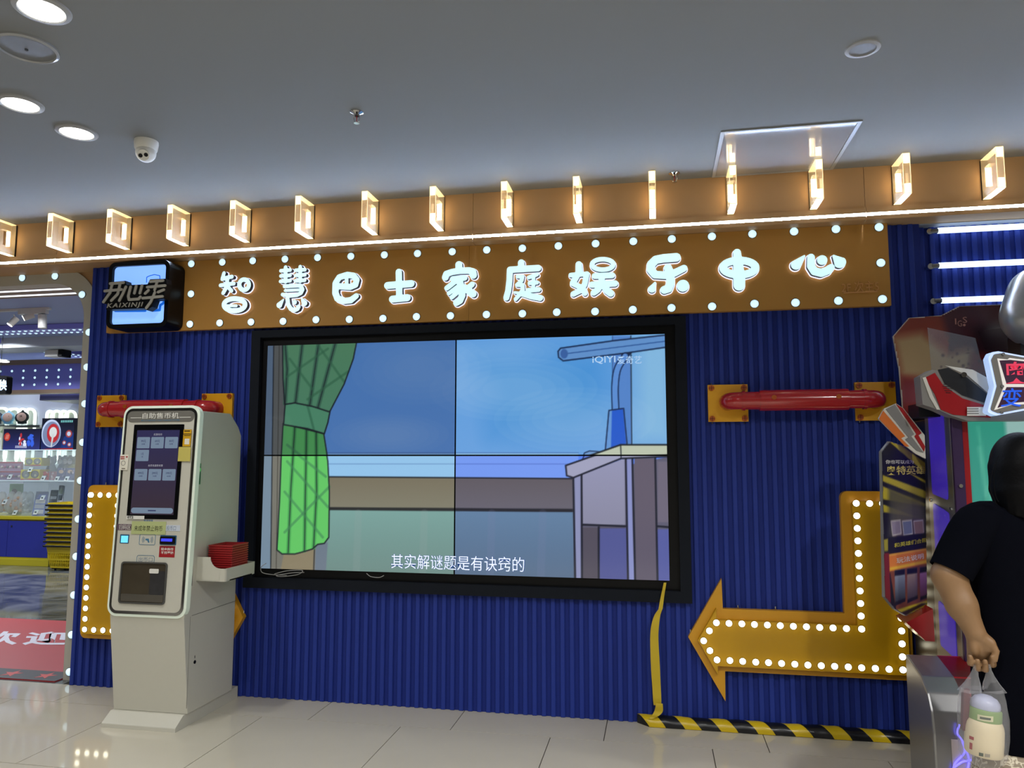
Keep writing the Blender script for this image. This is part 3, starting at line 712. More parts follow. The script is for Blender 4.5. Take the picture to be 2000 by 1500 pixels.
abme = bulb_mesh(0.0165, m_bulb_arrow)
def arrow(sgn, label):
    t = thing('arrow_sign', (sgn*1.9, -0.014, 0.149), label, 'arrow sign', 'marquee arrow signs')
    T = lambda q: [(sgn*x, z) for x, z in q][::sgn]
    MB().loops([T(round_poly(A_out, ro))], WALL, 0.05, 0.0135).build('back_tray', m_yeldk, t)
    MB().loops([T(round_poly(A_in, ri))], WALL, 0.085, 0.0505).build('lit_face', m_yel, t, bevel=0.003)
    for x, z in ab: link('bulb', abme, (sgn*x, -0.085, z), t)
    for x, z in ((1.56, .627), (1.75, .627), (1.31, .49), (2.3, 1.25)): MB().cyl((sgn*x, -0.02, z-.004), (sgn*x, -0.02, z+.012), 0.004, n=8).build('fixing_screw', m_chrome, t)
arrow(1, 'yellow bulb lit arrow turning down and pointing left beside the arcade machine')
arrow(-1, 'yellow bulb lit arrow half hidden behind the white coin kiosk, pointing right')

# ------------------------------------------------------------------ red pipes on yellow plates
m_plate = mat('pipe_plate_yellow', (228, 166, 20), 0.4); m_screw = mat('copper_screw', (186, 92, 34), 0.3, metal=0.3)
def pipe(sgn, label):
    t = thing('red_pipe', (sgn*1.91, -0.014, 1.61), label, 'pipe', 'red pipes on yellow plates')
    X = lambda x: sgn*x
    for xa, xb in ((1.431, 1.642), (2.188, 2.388)):
        pl = MB().box((min(X(xa), X(xb)), -0.034, 1.615), (max(X(xa), X(xb)), -0.0135, 1.818)).build('mounting_plate', m_plate, t, bevel=0.001)
        for x in (xa+0.02, xb-0.02):
            for z in (1.632, 1.80):
                s_ = MB().cyl((X(x), -0.034, z), (X(x), -0.042, z), 0.0155, n=18); s_.build('screw_head', m_screw, pl)
                MB().box((X(x)-0.0015, -0.0428, z-0.013), (X(x)+0.0015, -0.0415, z+0.013)).box((X(x)-0.013, -0.0428, z-0.0015), (X(x)+0.013, -0.0415, z+0.0015)).build('screw_slot', mat('screw_slot', (90, 30, 14), .5), pl)
                MB().cyl((X(x), -0.02, z+(0.018 if z > 1.7 else -0.018)), (X(x), -0.02, z+(0.028 if z > 1.7 else -0.028)), 0.004, n=8).build('fixing_screw', m_chrome, pl)
    zc = 1.722; r = 0.047; yo = -0.115
    path = [(X(1.535), -0.034, zc), (X(1.535), -0.06, zc)]
    for k in range(1, 9):
        a = math.pi/2*k/8; path.append((X(1.535+0.055*(1-math.cos(a))), -0.06-0.055*math.sin(a), zc))
    path2 = [(X(2*1.9095-abs(p[0])), p[1], p[2]) for p in path]
    MB().tube(path+[(X(1.63), yo, zc)], r, 24).build('elbow', m_red, t, smooth=True)
    MB().tube(path2+[(X(2*1.9095-1.63), yo, zc)], r, 24).build('elbow', m_red, t, smooth=True)
    for x0, x1, rr in ((1.60, 1.616, r+.006), (1.616, 1.69, r+.001), (1.69, 2.13, r+.009), (2.13, 2.203, r+.001), (2.203, 2.219, r+.006)):
        MB().cyl((X(x0), yo, zc), (X(x1), yo, zc), rr, n=32).build('collar' if x1-x0 < .02 else 'pipe_section', m_red, t, smooth=True)
    for x in (1.757, 2.075): MB().cyl((X(x), yo-r+.002, zc+.012), (X(x), yo-r-.0125, zc+.012), 0.0125, n=16).build('screw_head', m_screw, t)
pipe(1, 'glossy red elbow pipe on yellow plates to the right of the screen')
pipe(-1, 'glossy red elbow pipe on yellow plates behind the top of the kiosk')

# ------------------------------------------------------------------ ceiling fittings
m_lamp = mat('downlight_glow', (255, 255, 255), 0.3, emit=(255, 252, 244), es=6.0)
dl_ring = MB().lathe([(0.068, -0.002), (0.074, -0.010), (0.090, -0.006), (0.092, 0.0)], (0, 0, 0), n=32).mesh('ring', mat('ceiling_ring', (150, 151, 152), .5), smooth=True)
dl_disc = MB().lathe([(0.0, -0.006), (0.072, -0.006), (0.074, 0.0)], (0, 0, 0), n=32).mesh('diffuser', m_lamp)
DL = [atZ(82, 17, CEIL_Z), atZ(40, 202, CEIL_Z), atZ(150, 258, CEIL_Z)]
dlab = ['large round downlight at the top left corner of the photo', 'round downlight below the ceiling speaker at the left edge', 'round downlight left of the dome camera']
for x in (-4.5, -2.6, -0.6, 1.4, 3.4, 5.4):
    for y in (-9.2, -7.2, -5.3): DL.append(np.array((x, y, CEIL_Z)))
for q_ in ((2.7, -2.9), (0.9, -3.3)): DL.append(np.array((*q_, CEIL_Z)))  # two unseen downlights added to brighten the dark right side
for x in (-4.2, 4.2): DL.append(np.array((x, -3.4, CEIL_Z)))
for x in (4.6, -4.6): DL.append(np.array((x, -1.3, CEIL_Z)))
for i, p in enumerate(DL):
    t = thing('downlight', p, dlab[i] if i < 3 else 'unseen round ceiling downlight', 'ceiling light', 'ceiling downlights')
    link('ring', dl_ring, p, t); link('diffuser', dl_disc, p, t)
    ld = bpy.data.lights.new('downlight_lamp', 'AREA'); ld.shape = 'DISK'; ld.size = 0.14; ld.energy = LAMP_W*(0.25 if i < 3 else 0.6 if p[0] < -2 else 1.25 if p[0] > 2 else 1.0); ld.color = (1.0, 0.985, 0.945); ld.spread = math.radians(150)
    lo_ = bpy.data.objects.new('downlight_lamp', ld); COL.objects.link(lo_); lo_.parent = t; lo_.location = (0, 0, -0.012)
p = atZ(52, 92, CEIL_Z); t = thing('ceiling_speaker', p, 'round grey ceiling speaker between two downlights at upper left', 'speaker')
MB().lathe([(0.108, 0), (0.108, -0.008), (0.098, -0.012), (0.094, -0.006)], p, n=36).build('rim', mat('speaker_rim', (150, 152, 154), .15), t, smooth=True)
MB().lathe([(0.0, -0.009), (0.05, -0.008), (0.095, -0.005)], p, n=36).build('grille', mat('speaker_grille', (112, 114, 118), .5, bump=.6, bscale=900), t, smooth=True)
MB().cyl(p+[0, 0, -.008], p+[0, 0, -.013], 0.006, n=10).build('badge', m_blackm, t)
p = atZ(1685, 95, CEIL_Z); t = thing('recessed_sensor', p, 'small unlit round white recess fitting at upper right of the ceiling', 'ceiling fitting')
MB().lathe([(0.046, 0.0), (0.048, -0.006), (0.062, -0.004), (0.064, 0.0)], p, n=32).build('ring', mat('ceiling_ring', (150, 151, 152), .5), t, smooth=True)
MB().lathe([(0.0, -0.003), (0.046, -0.003)], p, n=32).build('lens', mat('sensor_lens', (122, 124, 128), .4), t)
def sprinkler(p, label):
    t = thing('sprinkler', p, label, 'sprinkler', 'fire sprinklers')
    MB().lathe([(0.03, 0), (0.03, -0.003), (0.012, -0.012), (0.010, -0.02)], p, n=24).build('escutcheon', m_chrome, t, smooth=True)
    for s_ in (-1, 1): MB().tube([p+[0.009*s_, 0, -.016], p+[0.014*s_, 0, -.028], p+[0.010*s_, 0, -.043], p+[0.002*s_, 0, -.05]], 0.002, 6).build('frame_arm', m_chrome, t)
    MB().cyl(p+[0, 0, -.018], p+[0, 0, -.045], 0.002, n=8).build('glass_bulb', mat('sprinkler_bulb', (170, 40, 40), .2), t)
    MB().cyl(p+[0, 0, -.05], p+[0, 0, -.052], 0.013, n=16).build('deflector', m_chrome, t)
sprinkler(atZ(697, 219, CEIL_Z), 'chrome fire sprinkler hanging from the middle of the ceiling')
sprinkler(atZ(1317, 338, CEIL_Z), 'chrome fire sprinkler close to the tan fascia beside the hatch')
# dome camera
p = atZ(286, 276, CEIL_Z); t = thing('security_camera', p, 'white ball shaped security camera on the ceiling at left', 'security camera')
MB().lathe([(0.055, 0), (0.056, -0.012), (0.052, -0.04), (0.045, -0.055)], p, n=32).build('base', m_white, t, smooth=True)
d = np.array([0.28, -0.75, -0.6]); d /= np.linalg.norm(d); bc = p+[0.003, -0.004, -.06]
MB().lathe([(0.047*math.cos(a), 0.047*math.sin(a)) for a in np.linspace(-math.pi/2, 0.95, 16)], bc, d, 32).build('ball', m_white, t, smooth=True)
MB().lathe([(0.0, 0.043), (0.027, 0.043), (0.029, 0.036)], bc, d, 28).build('lens_plate', m_white, t)
sd = np.cross(d, (0, 0, 1)); sd /= np.linalg.norm(sd); lp_ = bc+d*0.0435
for s_, rr in ((-1, .0095), (1, .0095)):
    q = lp_+sd*0.0125*s_+np.array([0, 0, .003 if s_ < 0 else -.003]); MB().cyl(q, q+d*0.003, rr, n=18).build('lens', m_black, t)
# ceiling hatch
hx0, hx1, hy0, hy1 = 1.475, 2.105, -0.715, -0.125
h = thing('ceiling_hatch', (1.8, -0.42, CEIL_Z), 'square glossy access hatch in the ceiling above two lamps', 'hatch')
mb = MB().loops([rect(hx0, hy0, hx1, hy1), rect(hx0+.018, hy0+.018, hx1-.018, hy1-.018)[::-1]], lambda u, v, d: (u, v, CEIL_Z-d), 0.006, 0.0); mb.build('hatch_frame', mat('hatch_trim', (146, 149, 153), .4), h, bevel=.001)
MB().box((hx0+.02, hy0+.02, CEIL_Z-.004), (hx1-.02, hy1-.02, CEIL_Z-.001)).build('hatch_panel', mat('hatch_gloss', (140, 144, 150), 0.07, spec=0.8, coat=0.6), h)

# ------------------------------------------------------------------ shop doorway
AY = 0.08
def arch_path(inset):
    x1, x0, zt, r = -2.52-inset, -5.10+inset, 2.70-inset, 0.30-inset*0.55
    return round_poly([(x0, 0.0), (x1, 0.0), (x1, zt), (x0, zt)], [0, 0, r, r], 10)
arch = thing('door_1', (-3.8, AY, 0), 'wide grey doorway frame with rounded corners and round bulbs', 'doorway', kind='structure')
MB().loops([arch_path(0.0), arch_path(0.10)[::-1]], WALL, -AY, -AY-0.10).build('arch_frame', m_greyarch, arch)
MB().loops([[(-8, 0), (-2.40, 0), (-2.40, 2.72), (-8, 2.72)], arch_path(0.001)[::-1]], WALL, -AY-0.012, -AY-0.04).build('spandrel', m_tan, arch)
ar_me = bulb_mesh(0.0245, m_bulb)
arch_b = [(-2.57, z) for z in (0.053, .285, .535, .78, 1.02, 1.27, 1.52, 1.775, 2.02, 2.255)]+[(-2.640, 2.515), (-2.86, 2.652), (-3.12, 2.652), (-3.38, 2.652), (-3.64, 2.652), (-3.9, 2.652), (-4.16, 2.652), (-4.42, 2.652), (-4.68, 2.652), (-4.96, 2.53)]+[(-5.05, z) for z in (2.26, 2.02, 1.77, 1.52, 1.27, 1.02, .78, .53, .28)]
for x, z in arch_b: link('bulb', ar_me, (x, AY, z), arch)
o = MB().box((-8, 0.0, 0), (-5.1, 0.075, SOF)).build('wall_back_left', mat('concourse_wall')); tag(o, 'plain wall beyond the left side of the doorway', 'wall', kind='structure')
# entry soffit with three light lines
so = thing('ceiling_entry', (-3.8, 0.35, 2.62), 'dropped soffit inside the doorway with three white light lines', 'soffit', kind='structure')
MB().box((-6.5, 0.181, 2.625), (-2.42, 0.53, 2.75)).build('soffit_panel', mat('soffit_taupe', (140, 122, 104), .6), so)
for y in (0.195, 0.315, 0.45): MB().box((-6.4, y-0.010, 2.620), (-2.45, y+0.010, 2.626)).build('light_line', mat('entry_light_line', (255, 255, 255), .3, emit=(225, 238, 255), es=2.0), so)
m_shopw = mat('shop_wall_white', (206, 214, 222), .5); m_lil = mat('shop_ceiling_lilac', (166, 182, 224), .7)
o = MB().box((-13, 0.1, 2.99), (-2.42, 8, 3.08)).build('ceiling_shop', m_lil); tag(o, 'pale lilac shop ceiling beyond the doorway', 'ceiling', kind='structure')
o = MB().box((-13, 6.4, 0), (-2.42, 6.5, 2.99)).build('wall_shop_back', m_shopw); tag(o, 'white back wall of the shop with lit niches', 'wall', kind='structure')
o = MB().box((-2.52, 0.181, 0), (-2.42, 6.4, 2.62)).build('wall_shop_right', m_shopw); tag(o, 'inner right wall of the shop', 'wall', kind='structure')
o = MB().box((-13.1, 0.1, 0), (-13, 6.4, 2.99)).build('wall_shop_left', m_shopw); tag(o, 'inner left wall of the shop', 'wall', kind='structure')
m_purple = mat('shop_purple', (150, 152, 250), .45)
# bulb fascia over the counter
fs = thing('trim_2', (-8, 5.2, 2.35), 'purple fascia with three rows of small bulbs above the shop counter', 'fascia', kind='structure')
MB().box((-12, 5.16, 2.415), (-5.6, 5.3, 2.79)).build('purple_panel', m_purple, fs)
for z0, z1 in ((2.79, 2.86), (2.36, 2.415)): MB().box((-12, 5.13, z0), (-5.6, 5.3, z1)).build('tan_rail', mat('rail_taupe', (168, 142, 122), .5), fs)
sb_me = bulb_mesh(0.019, m_bulb)
for k in range(24):
    for z in (2.70, 2.595, 2.49): link('bulb', sb_me, (-11.0+0.2*k, 5.16, z), fs)
# purple light strips crossing the shop ceiling
s1a, s1b, s2a, s2b = [tuple(atZ(x, y, 2.955)[:2]) for x, y in ((-20, 666), (175, 694), (-20, 646), (190, 640))]
for a, b, lab in ((s1a, s1b, 'purple bulb strip running diagonally across the shop ceiling'), (s2a, s2b, 'purple bulb strip along the shop ceiling near the track lights')):
    a3, b3 = np.array((*a, 2.955)), np.array((*b, 2.955)); t = thing('bulb_strip', (a3+b3)/2, lab, 'light strip', 'purple bulb strips on the shop ceiling')
    MB().bar(a3, b3, 0.30, 0.06).build('strip_body', m_purple, t)
    sid = np.cross((b3-a3)/np.linalg.norm(b3-a3), (0, 0, 1)); me = MB().lathe([(0.018*math.cos(q), -0.012*math.sin(q)) for q in np.linspace(0, math.pi/2, 5)], (0, 0, 0), n=12).mesh('bulb', m_bulb, smooth=True)
    for k in range(1, 18):
        for s_ in (-.08, .08): link('bulb', me, a3+(b3-a3)*k/18+sid*s_+[0, 0, -.03], t)
t = thing('ceiling_beam', (-6.4, 4.3, 2.9), 'flat white bulkhead panel hanging under the shop ceiling', 'bulkhead'); MB().box((-8.6, 4.05, 2.86), (-4.5, 4.5, 2.99)).build('panel', m_shopw, t)
# shop lamps
for x, y in ((-5.0, 1.8), (-6.5, 2.6), (-8.6, 2.6), (-5.0, 3.8), (-7.2, 3.7), (-9.2, 5.7), (-7.6, 5.8), (-10.5, 4.2)):
    ld = bpy.data.lights.new('shop_lamp', 'AREA'); ld.shape = 'DISK'; ld.size = 0.16; ld.energy = SHOP_W*(0.25 if y > 5 else 1.0); ld.color = (0.92, 0.95, 1.0); ld.spread = math.radians(160)
    t = thing('shop_downlight', (x, y, 2.99), 'round downlight in the lilac shop ceiling', 'ceiling light', 'shop ceiling downlights')
    link('ring', dl_ring, (x, y, 2.99), t); link('diffuser', dl_disc, (x, y, 2.99), t)
    lo_ = bpy.data.objects.new('shop_lamp', ld); COL.objects.link(lo_); lo_.parent = t; lo_.location = (0, 0, -0.014)
# track with spot lamps
tk = thing('track_light', atZ(50, 606, 2.97)*[1, 1, 0]+[0, 0, 2.96], 'white ceiling track with two tilted spots and a cylinder lamp in the shop', 'track light')
ty = ORG[tk.name][1]
xa, xb = atY(-60, 609, ty)[0], atY(98, 603, ty)[0]
MB().box((xa, ty-.018, 2.965), (xb, ty+.018, 2.989)).build('rail', m_white, tk)
q0, q1 = atY(38, 611, ty), atY(92, 612, ty); MB().box((q0[0], ty-.022, 2.925), (q1[0], ty+.022, 2.965)).build('driver_box', m_white, tk)
sp0 = atY(32, 624, ty); hd = atY(24, 632, ty)
for (cx, cy, dx, dz, lab) in ((26, 628, -.35, -.75, 'tilted'), (56, 618, -.5, -.35, 'side')):
    c0 = atY(cx, cy, ty); dv = np.array((dx, -.45, dz)); dv /= np.linalg.norm(dv)
    h_ = MB().cyl(c0-dv*0.05, c0+dv*0.05, 0.032, n=20).build('spot_head', m_white, tk, smooth=True)
    MB().cyl(c0+dv*0.0505, c0+dv*0.053, 0.028, n=20).build('spot_glow', m_lamp, h_)
    MB().cyl(c0-dv*.03, (c0[0], ty, 2.93), 0.006, n=8).build('stem', m_white, tk)
c0, c1 = atY(83, 615, ty), atY(83, 641, ty)
MB().cyl(c1, c0, 0.042, n=24).build('cylinder_lamp', m_white, tk, smooth=True); MB().cyl(c0, (c0[0], ty, 2.93), 0.006, n=8).build('stem', m_black, tk); MB().cyl(c0, c0+[0, 0, .004], 0.040, n=24).build('cylinder_cap', m_black, tk)
# projector on a pole
pc = atY(113, 691, 4.35); t = thing('projector', pc, 'small white projector hanging from a pole in the shop', 'projector')
MB().box((pc[0]-.14, 4.28, pc[2]-.045), (pc[0]+.06, 4.45, pc[2]+.045)).build('case', m_white, t, bevel=.008)
MB().box((pc[0]+.06, 4.28, pc[2]-.05), (pc[0]+.13, 4.44, pc[2]+.05)).build('lens_hood', m_black, t, bevel=.01)
MB().cyl((pc[0], 4.36, pc[2]+.04), (pc[0], 4.36, 2.99), 0.012, n=10).build('pole', m_white, t); MB().cyl((pc[0], 4.36, 2.98), (pc[0], 4.36, 2.99), 0.05, n=16).build('ceiling_plate', m_white, t)
# hanging sign and pendant, partly outside the photo
pa = atY(-14, 735, 3.9); pb = atY(19, 770, 3.9)
t = thing('hanging_sign', ((pa[0]+pb[0])/2, 3.9, pb[2]), 'black rounded hanging sign with a glowing character at the left edge', 'sign')
hs0, hs1 = pa[0]-0.3, pb[0]-.02
MB().loops([rect(hs0, pb[2], hs1, pa[2], .035)], WALL, -3.86, -3.95).build('sign_case', m_black, t)
cc = atY(6, 752, 3.86); text('换', cc, 0.12, 0.14, mat('hang_sign_glow', (200, 225, 255), .4, emit=(170, 210, 255), es=1.2), t, bold=.03)
for x in (hs0+.05, hs1-.14): MB().cyl((x, 3.9, pa[2]), (x, 3.9, 2.99), .003, n=6).build('suspension_wire', m_black, t)
pp = atY(2, 706, 4.2); t = thing('pendant_light', pp, 'flat round pendant light on a thin wire in the shop', 'pendant light')
MB().cyl(pp, pp+[0, 0, .02], .1, n=24).build('shade', m_white, t); MB().cyl(pp-[0, 0, .002], pp, .095, n=24).build('glow', m_lamp, t); MB().cyl(pp, (pp[0], pp[1], 2.99), .003, n=6).build('wire', m_black, t)
# air outlet box
q = atY(98, 768, 5.8); t = thing('wall_unit', (q[0]+.45, 5.8, q[2]-.1), 'long grey box unit high on the shop back wall', 'air outlet')
MB().box((q[0], 5.6, q[2]-.13), (q[0]+1.1, 6.4, q[2]+.0)).build('case', mat('unit_grey', (128, 132, 152), .5), t, bevel=.01); MB().box((q[0]+.02, 5.592, q[2]-.1), (q[0]+1.08, 5.6, q[2]-.06)).build('slot', mat('unit_slot', (90, 92, 112), .6), t)
# lit arched niches on the back wall
m_niche = mat('niche_pale', (206, 216, 196), .5); NYc = 6.39
def niche(px0, px1, ptop, pbot, idx, lab):
    a, b = atY(px0, ptop, NYc), atY(px1, pbot, NYc)
    t = thing('display_niche', ((a[0]+b[0])/2, NYc, b[2]), lab, 'display niche', 'lit display niches')
    MB().loops([rect(a[0], b[2], b[0], a[2], .12)], WALL, -NYc, -NYc-.009).build('niche_back', m_niche, t)
    MB().loops([rect(a[0], b[2], b[0], a[2], .12), rect(a[0]+.035, b[2]-.02, b[0]-.035, a[2]-.035, .1)[::-1]], WALL, -NYc+.03, -NYc).build('light_arch', mat('niche_glow', (255, 255, 255), .3, emit=(244, 255, 244), es=1.3), t)
for i, (x0, x1, yt) in enumerate(((-30, 13, 796), (14, 37, 797), (37, 49, 797), (48, 66, 797), (92, 101, 801), (101, 118, 801), (118, 129, 801), (128, 146, 801))):
    niche(x0, x1, yt, 905, i, ORD[i]+' lit arched niche from the left on the shop back wall')
# plush heads on a shelf in front of the niches
t = thing('glass_shelf', (atY(35, 829, 6.2)[0], 6.2, atY(35, 829, 6.2)[2]), 'thin glass shelf in front of the lit niches', 'shelf'); a, b = atY(-30, 829, 6.2), atY(68, 829, 6.2)
MB().box((a[0], 6.08, a[2]-.012), (b[0], 6.38, a[2])).build('glass_pane', mat_clear('clear_glass', (225, 240, 240), .8), t); ZS = a[2]
MB().box((a[0], 6.30, a[2]-.05), (b[0], 6.39, a[2]-.0125)).build('shelf_bracket', m_steel, t)
def plush(px_, colr, facec, lab, mark=None):
    c = atY(px_, 814, 6.2); R = .092
    t = thing('plush_bag', (c[0], 6.2, ZS), lab, 'plush', 'plush bags on the glass shelf')
    c = np.array((c[0], 6.2, ZS+R+.02)); bl = Blob(c-.2, c+.22, .012).ell(c, (R*1.05, R*.9, R), .02).ell(c+[-R*.75, 0, -.01], (.05, .06, .07), .02).ell(c+[0, 0, R], (.02, .02, .03), .02).ell(c-[0, 0, R], (.07, .07, .025), .02); bl.build('body', mat('plush_'+lab[:5], colr, .9), t)
    MB().lathe([(0, .012), (.05, .01), (.072, .0)], c+[.045, -R*.74, 0], (.35, -.94, 0), 24).build('face_patch', mat('plush_face', facec, .9), t, smooth=True)
    if mark: text(mark, c+[.05, -R*.74-.018, .012], .07, .035, m_black, t, bold=.02)
    else:
        for s_ in (-1, 1): MB().lathe([(0, .004), (.006, 0)], c+[.05+.028*s_, -R*.74-.012, .015], (.2, -1, 0), 8).build('eye', m_black, t)
plush(-6, (58, 62, 74), (200, 170, 150), 'slate grey plush bag at the left edge of the glass shelf')
plush(17, (140, 196, 218), (208, 186, 160), 'light blue plush bag with a pale face on the glass shelf')
plush(44, (24, 32, 30), (200, 176, 160), 'black plush bag with letters on its face on the glass shelf', 'OK')

# ------------------------------------------------------------------ shop counter
CY = 4.42
xR = atY(94, 1105, CY)[0]; xL = -9.4; zT = 0.645
m_cy = mat('counter_yellow', (190, 178, 40), .4); m_cb = mat('counter_blue', (46, 54, 150), .35)
ct = thing('shop_counter', (-8, CY, 0), 'yellow framed counter with blue doors inside the shop', 'counter')
MB().box((xL, CY+.02, .10), (xR, CY+.55, zT-.04)).build('carcass', m_cy, ct); MB().box((xL, CY, 0.0), (xR, CY+.56, .085)).build('plinth', m_cy, ct, bevel=.003)
MB().box((xL, CY-.01, zT-.04), (xR+.01, CY+.57, zT)).build('worktop', m_cy, ct, bevel=.003)
MB().box((xL, CY+.005, .085), (xR, CY+.02, .11)).box((xR-.025, CY+.005, .11), (xR, CY+.02, zT-.04)).build('face_frame', m_cy, ct)
dx = atY(14, 1050, CY)[0]
for a, b in ((xL, dx-.62), (dx-.615, dx-.003), (dx+.003, xR-.027)): 
    d_ = MB().box((a, CY+.002, .112), (b, CY+.02, zT-.06)).build('door', m_cb, ct)
    MB().cyl((a+.06, CY+.002, zT-.13), (a+.06, CY-.008, zT-.13), .012, n=14).build('lock', m_chrome, d_)
# acrylic display case on the counter
zm, zc_ = 1.108, 1.53
cs = thing('display_case', (-7.6, CY+.25, zT), 'two tier clear acrylic display case on the counter', 'display case')
m_acr = mat_clear('case_acrylic', (235, 245, 248), .9, .04)
cxr = atY(148, 940, CY+.08)[0]
xs_ = [xL+.1, -8.35, atY(46, 970, CY+.08)[0], atY(98, 920, CY+.08)[0]]
MB().box((xs_[0], CY+.06, zT+.001), (xs_[3], CY+.066, zm)).build('front_pane', m_acr, cs); MB().box((xs_[0], CY+.06, zm+.012), (cxr, CY+.066, zc_-.01)).build('front_pane', m_acr, cs)
MB().box((xs_[0], CY+.05, zm), (cxr, CY+.52, zm+.012)).build('middle_shelf', m_acr, cs); MB().box((xs_[0], CY+.05, zc_-.01), (cxr, CY+.52, zc_)).build('top_shelf', m_acr, cs)
for x in xs_[1:]: MB().box((x-.003, CY+.067, zT+.001), (x+.003, CY+.5, zm-.001)).build('divider', m_acr, cs); MB().box((x-.003, CY+.067, zm+.013), (x+.003, CY+.5, zc_-.011)).build('divider', m_acr, cs)
MB().box((cxr-.006, CY+.067, zT+.001), (cxr, CY+.5, zm-.001)).build('end_pane', m_acr, cs); MB().box((cxr-.006, CY+.067, zm+.013), (cxr, CY+.5, zc_-.011)).build('end_pane', m_acr, cs)
MB().box((xs_[0], CY+.052, zm-.002), (cxr, CY+.059, zm+.014)).build('shelf_edge', mat('acrylic_edge', (210, 225, 228), .2, emit=(190, 205, 215), es=.15), cs); MB().box((xs_[0], CY+.052, zc_-.01), (cxr, CY+.059, zc_+.002)).build('shelf_edge', mat('acrylic_edge'), cs)
m_print = mat_paint('carton_print', rough=.3)
def carton(px0, px1, pt, zbot, Y, dep, paint, lab, cat='box', side=(20, 22, 40), grp=None, nx=90):
    a = atY(px0, pt, Y); b = atY(px1, pt, Y); w, h = b[0]-a[0], a[2]-zbot
    t = thing('toy_carton', ((a[0]+b[0])/2, Y+dep/2, zbot), lab, cat, grp)
    MB().box((a[0], Y, zbot+.0005), (b[0], Y+dep, zbot+h)).build('carton', mat('carton_%d_%d_%d' % side, side, .4), t)
    P = Paint(w, h, nx, max(8, int(nx*h/w)), side); paint(P, w, h); P.build('printed_front', m_print, t, lambda x, y: (a[0]+x, Y-.0012, zbot+y)); return t
rnd = np.random.RandomState(5)
def spatter(P, w, h, cols, n, r):
    for _ in range(n): 
        c = (rnd.uniform(0, w), rnd.uniform(0, h)); k = rnd.randint(3, 6); a0 = rnd.uniform(0, 6)
        P.fill([(c[0]+r*rnd.uniform(.4, 1.4)*math.cos(a0+6.28*i/k), c[1]+r*rnd.uniform(.4, 1.4)*math.sin(a0+6.28*i/k)) for i in range(k)], cols[rnd.randint(len(cols))], rnd.uniform(.5, .95))
def p_top(P, w, h):
    P.fill([(0, 0), (w, 0), (w, h), (0, h)], (12, 14, 26), col2=(30, 40, 90)); P.disc((w*.3, h*.52), w*.3, h*.44, (176, 190, 214)); P.disc((w*.31, h*.5), w*.27, h*.39, (110, 122, 150)); P.disc((w*.36, h*.52), w*.19, h*.3, (170, 40, 46)); P.disc((w*.36, h*.55), w*.12, h*.17, (196, 200, 196))
    P.fill([(w*.33, h*.5), (w*.40, h*.5), (w*.34, h*.06), (w*.31, h*.1)], (190, 194, 190)); spatter(P, w, h, [(60, 110, 200), (30, 60, 150)], 0, .02)
    P.fill([(w*.6, 0), (w, 0), (w, h*.55), (w*.7, h*.4)], (26, 54, 120), .8); 
    for cx, cy, r in ((.85, .5, .1), (.72, .22, .06), (.88, .16, .06)): P.disc((w*cx, h*cy), w*r, w*r, (150, 60, 60)); P.disc((w*cx, h*cy), w*r*.6, w*r*.6, (180, 190, 210))
    for k in range(7): P.fill([(w*(.58+.055*k), h*.86), (w*(.62+.055*k), h*.86), (w*(.62+.055*k), h*.93), (w*(.58+.055*k), h*.93)], (120, 200, 190), .9)
    P.fill([(0, 0), (w, 0), (w, h*.06), (w*.2, h*.03)], (150, 34, 36))
def p_robot(P, w, h):
    P.fill([(0, 0), (w, 0), (w, h), (0, h)], (14, 16, 40), col2=(44, 50, 110)); P.disc((w*.1, h*.62), w*.085, h*.2, (170, 50, 40))
    for k in range(3): P.stroke([(w*(.06+.03*k), h*.52), (w*(.09+.03*k), h*.72)], w*.012, (220, 170, 150))
    for cx, c in ((.52, (176, 44, 50)), (.72, (50, 90, 200))):
        for _ in range(9): P.disc((w*(cx+rnd.uniform(-.08, .08)), h*rnd.uniform(.25, .75)), w*rnd.uniform(.02, .06), h*rnd.uniform(.05, .12), [c, (210, 214, 224), c][rnd.randint(3)])
    for k in range(8): P.fill([(w*(.34+.04*k), h*.08), (w*(.365+.04*k), h*.08), (w*(.365+.04*k), h*.2), (w*(.34+.04*k), h*.2)], (200, 204, 214), .9)
carton(83, 146, 817, zc_+.001, CY+.1, .22, p_top, 'tall dark toy carton with a silver disc on top of the case', nx=120)
carton(8, 80, 838, zc_+.001, CY+.1, .22, p_robot, 'wide navy toy carton with a red round badge on top of the case', nx=120)
carton(-40, 6, 833, zc_+.001, CY+.1, .2, lambda P, w, h: (P.fill([(0, 0), (w, 0), (w, h), (0, h)], (150, 160, 140), col2=(190, 196, 190)), spatter(P, w, h, [(60, 90, 50), (120, 60, 50), (210, 210, 200)], 14, .03)), 'pale green toy carton at the left edge on top of the case', side=(170, 176, 160))
def p_yel(P, w, h):
    P.fill([(0, 0), (w, 0), (w, h), (0, h)], (224, 204, 44)); P.fill([(0, 0), (w, 0), (w, h*.16), (0, h*.1)], (200, 44, 40))
    for cx in (.27, .75): P.disc((w*cx, h*.55), w*.21, h*.36, (60, 58, 60)); P.disc((w*cx, h*.55), w*.18, h*.31, (128, 124, 118)); P.disc((w*(cx+.02), h*.45), w*.06, h*.12, (206, 196, 160))
carton(49, 81, 894, zm+.19+.0135, CY+.16, .16, p_yel, 'upper yellow carton with two round windows on the middle shelf', side=(214, 194, 40), nx=60)
carton(41, 78, 917, zm+.0125, CY+.14, .18, p_yel, 'lower yellow carton with two round windows on the middle shelf', side=(214, 194, 40), nx=60)
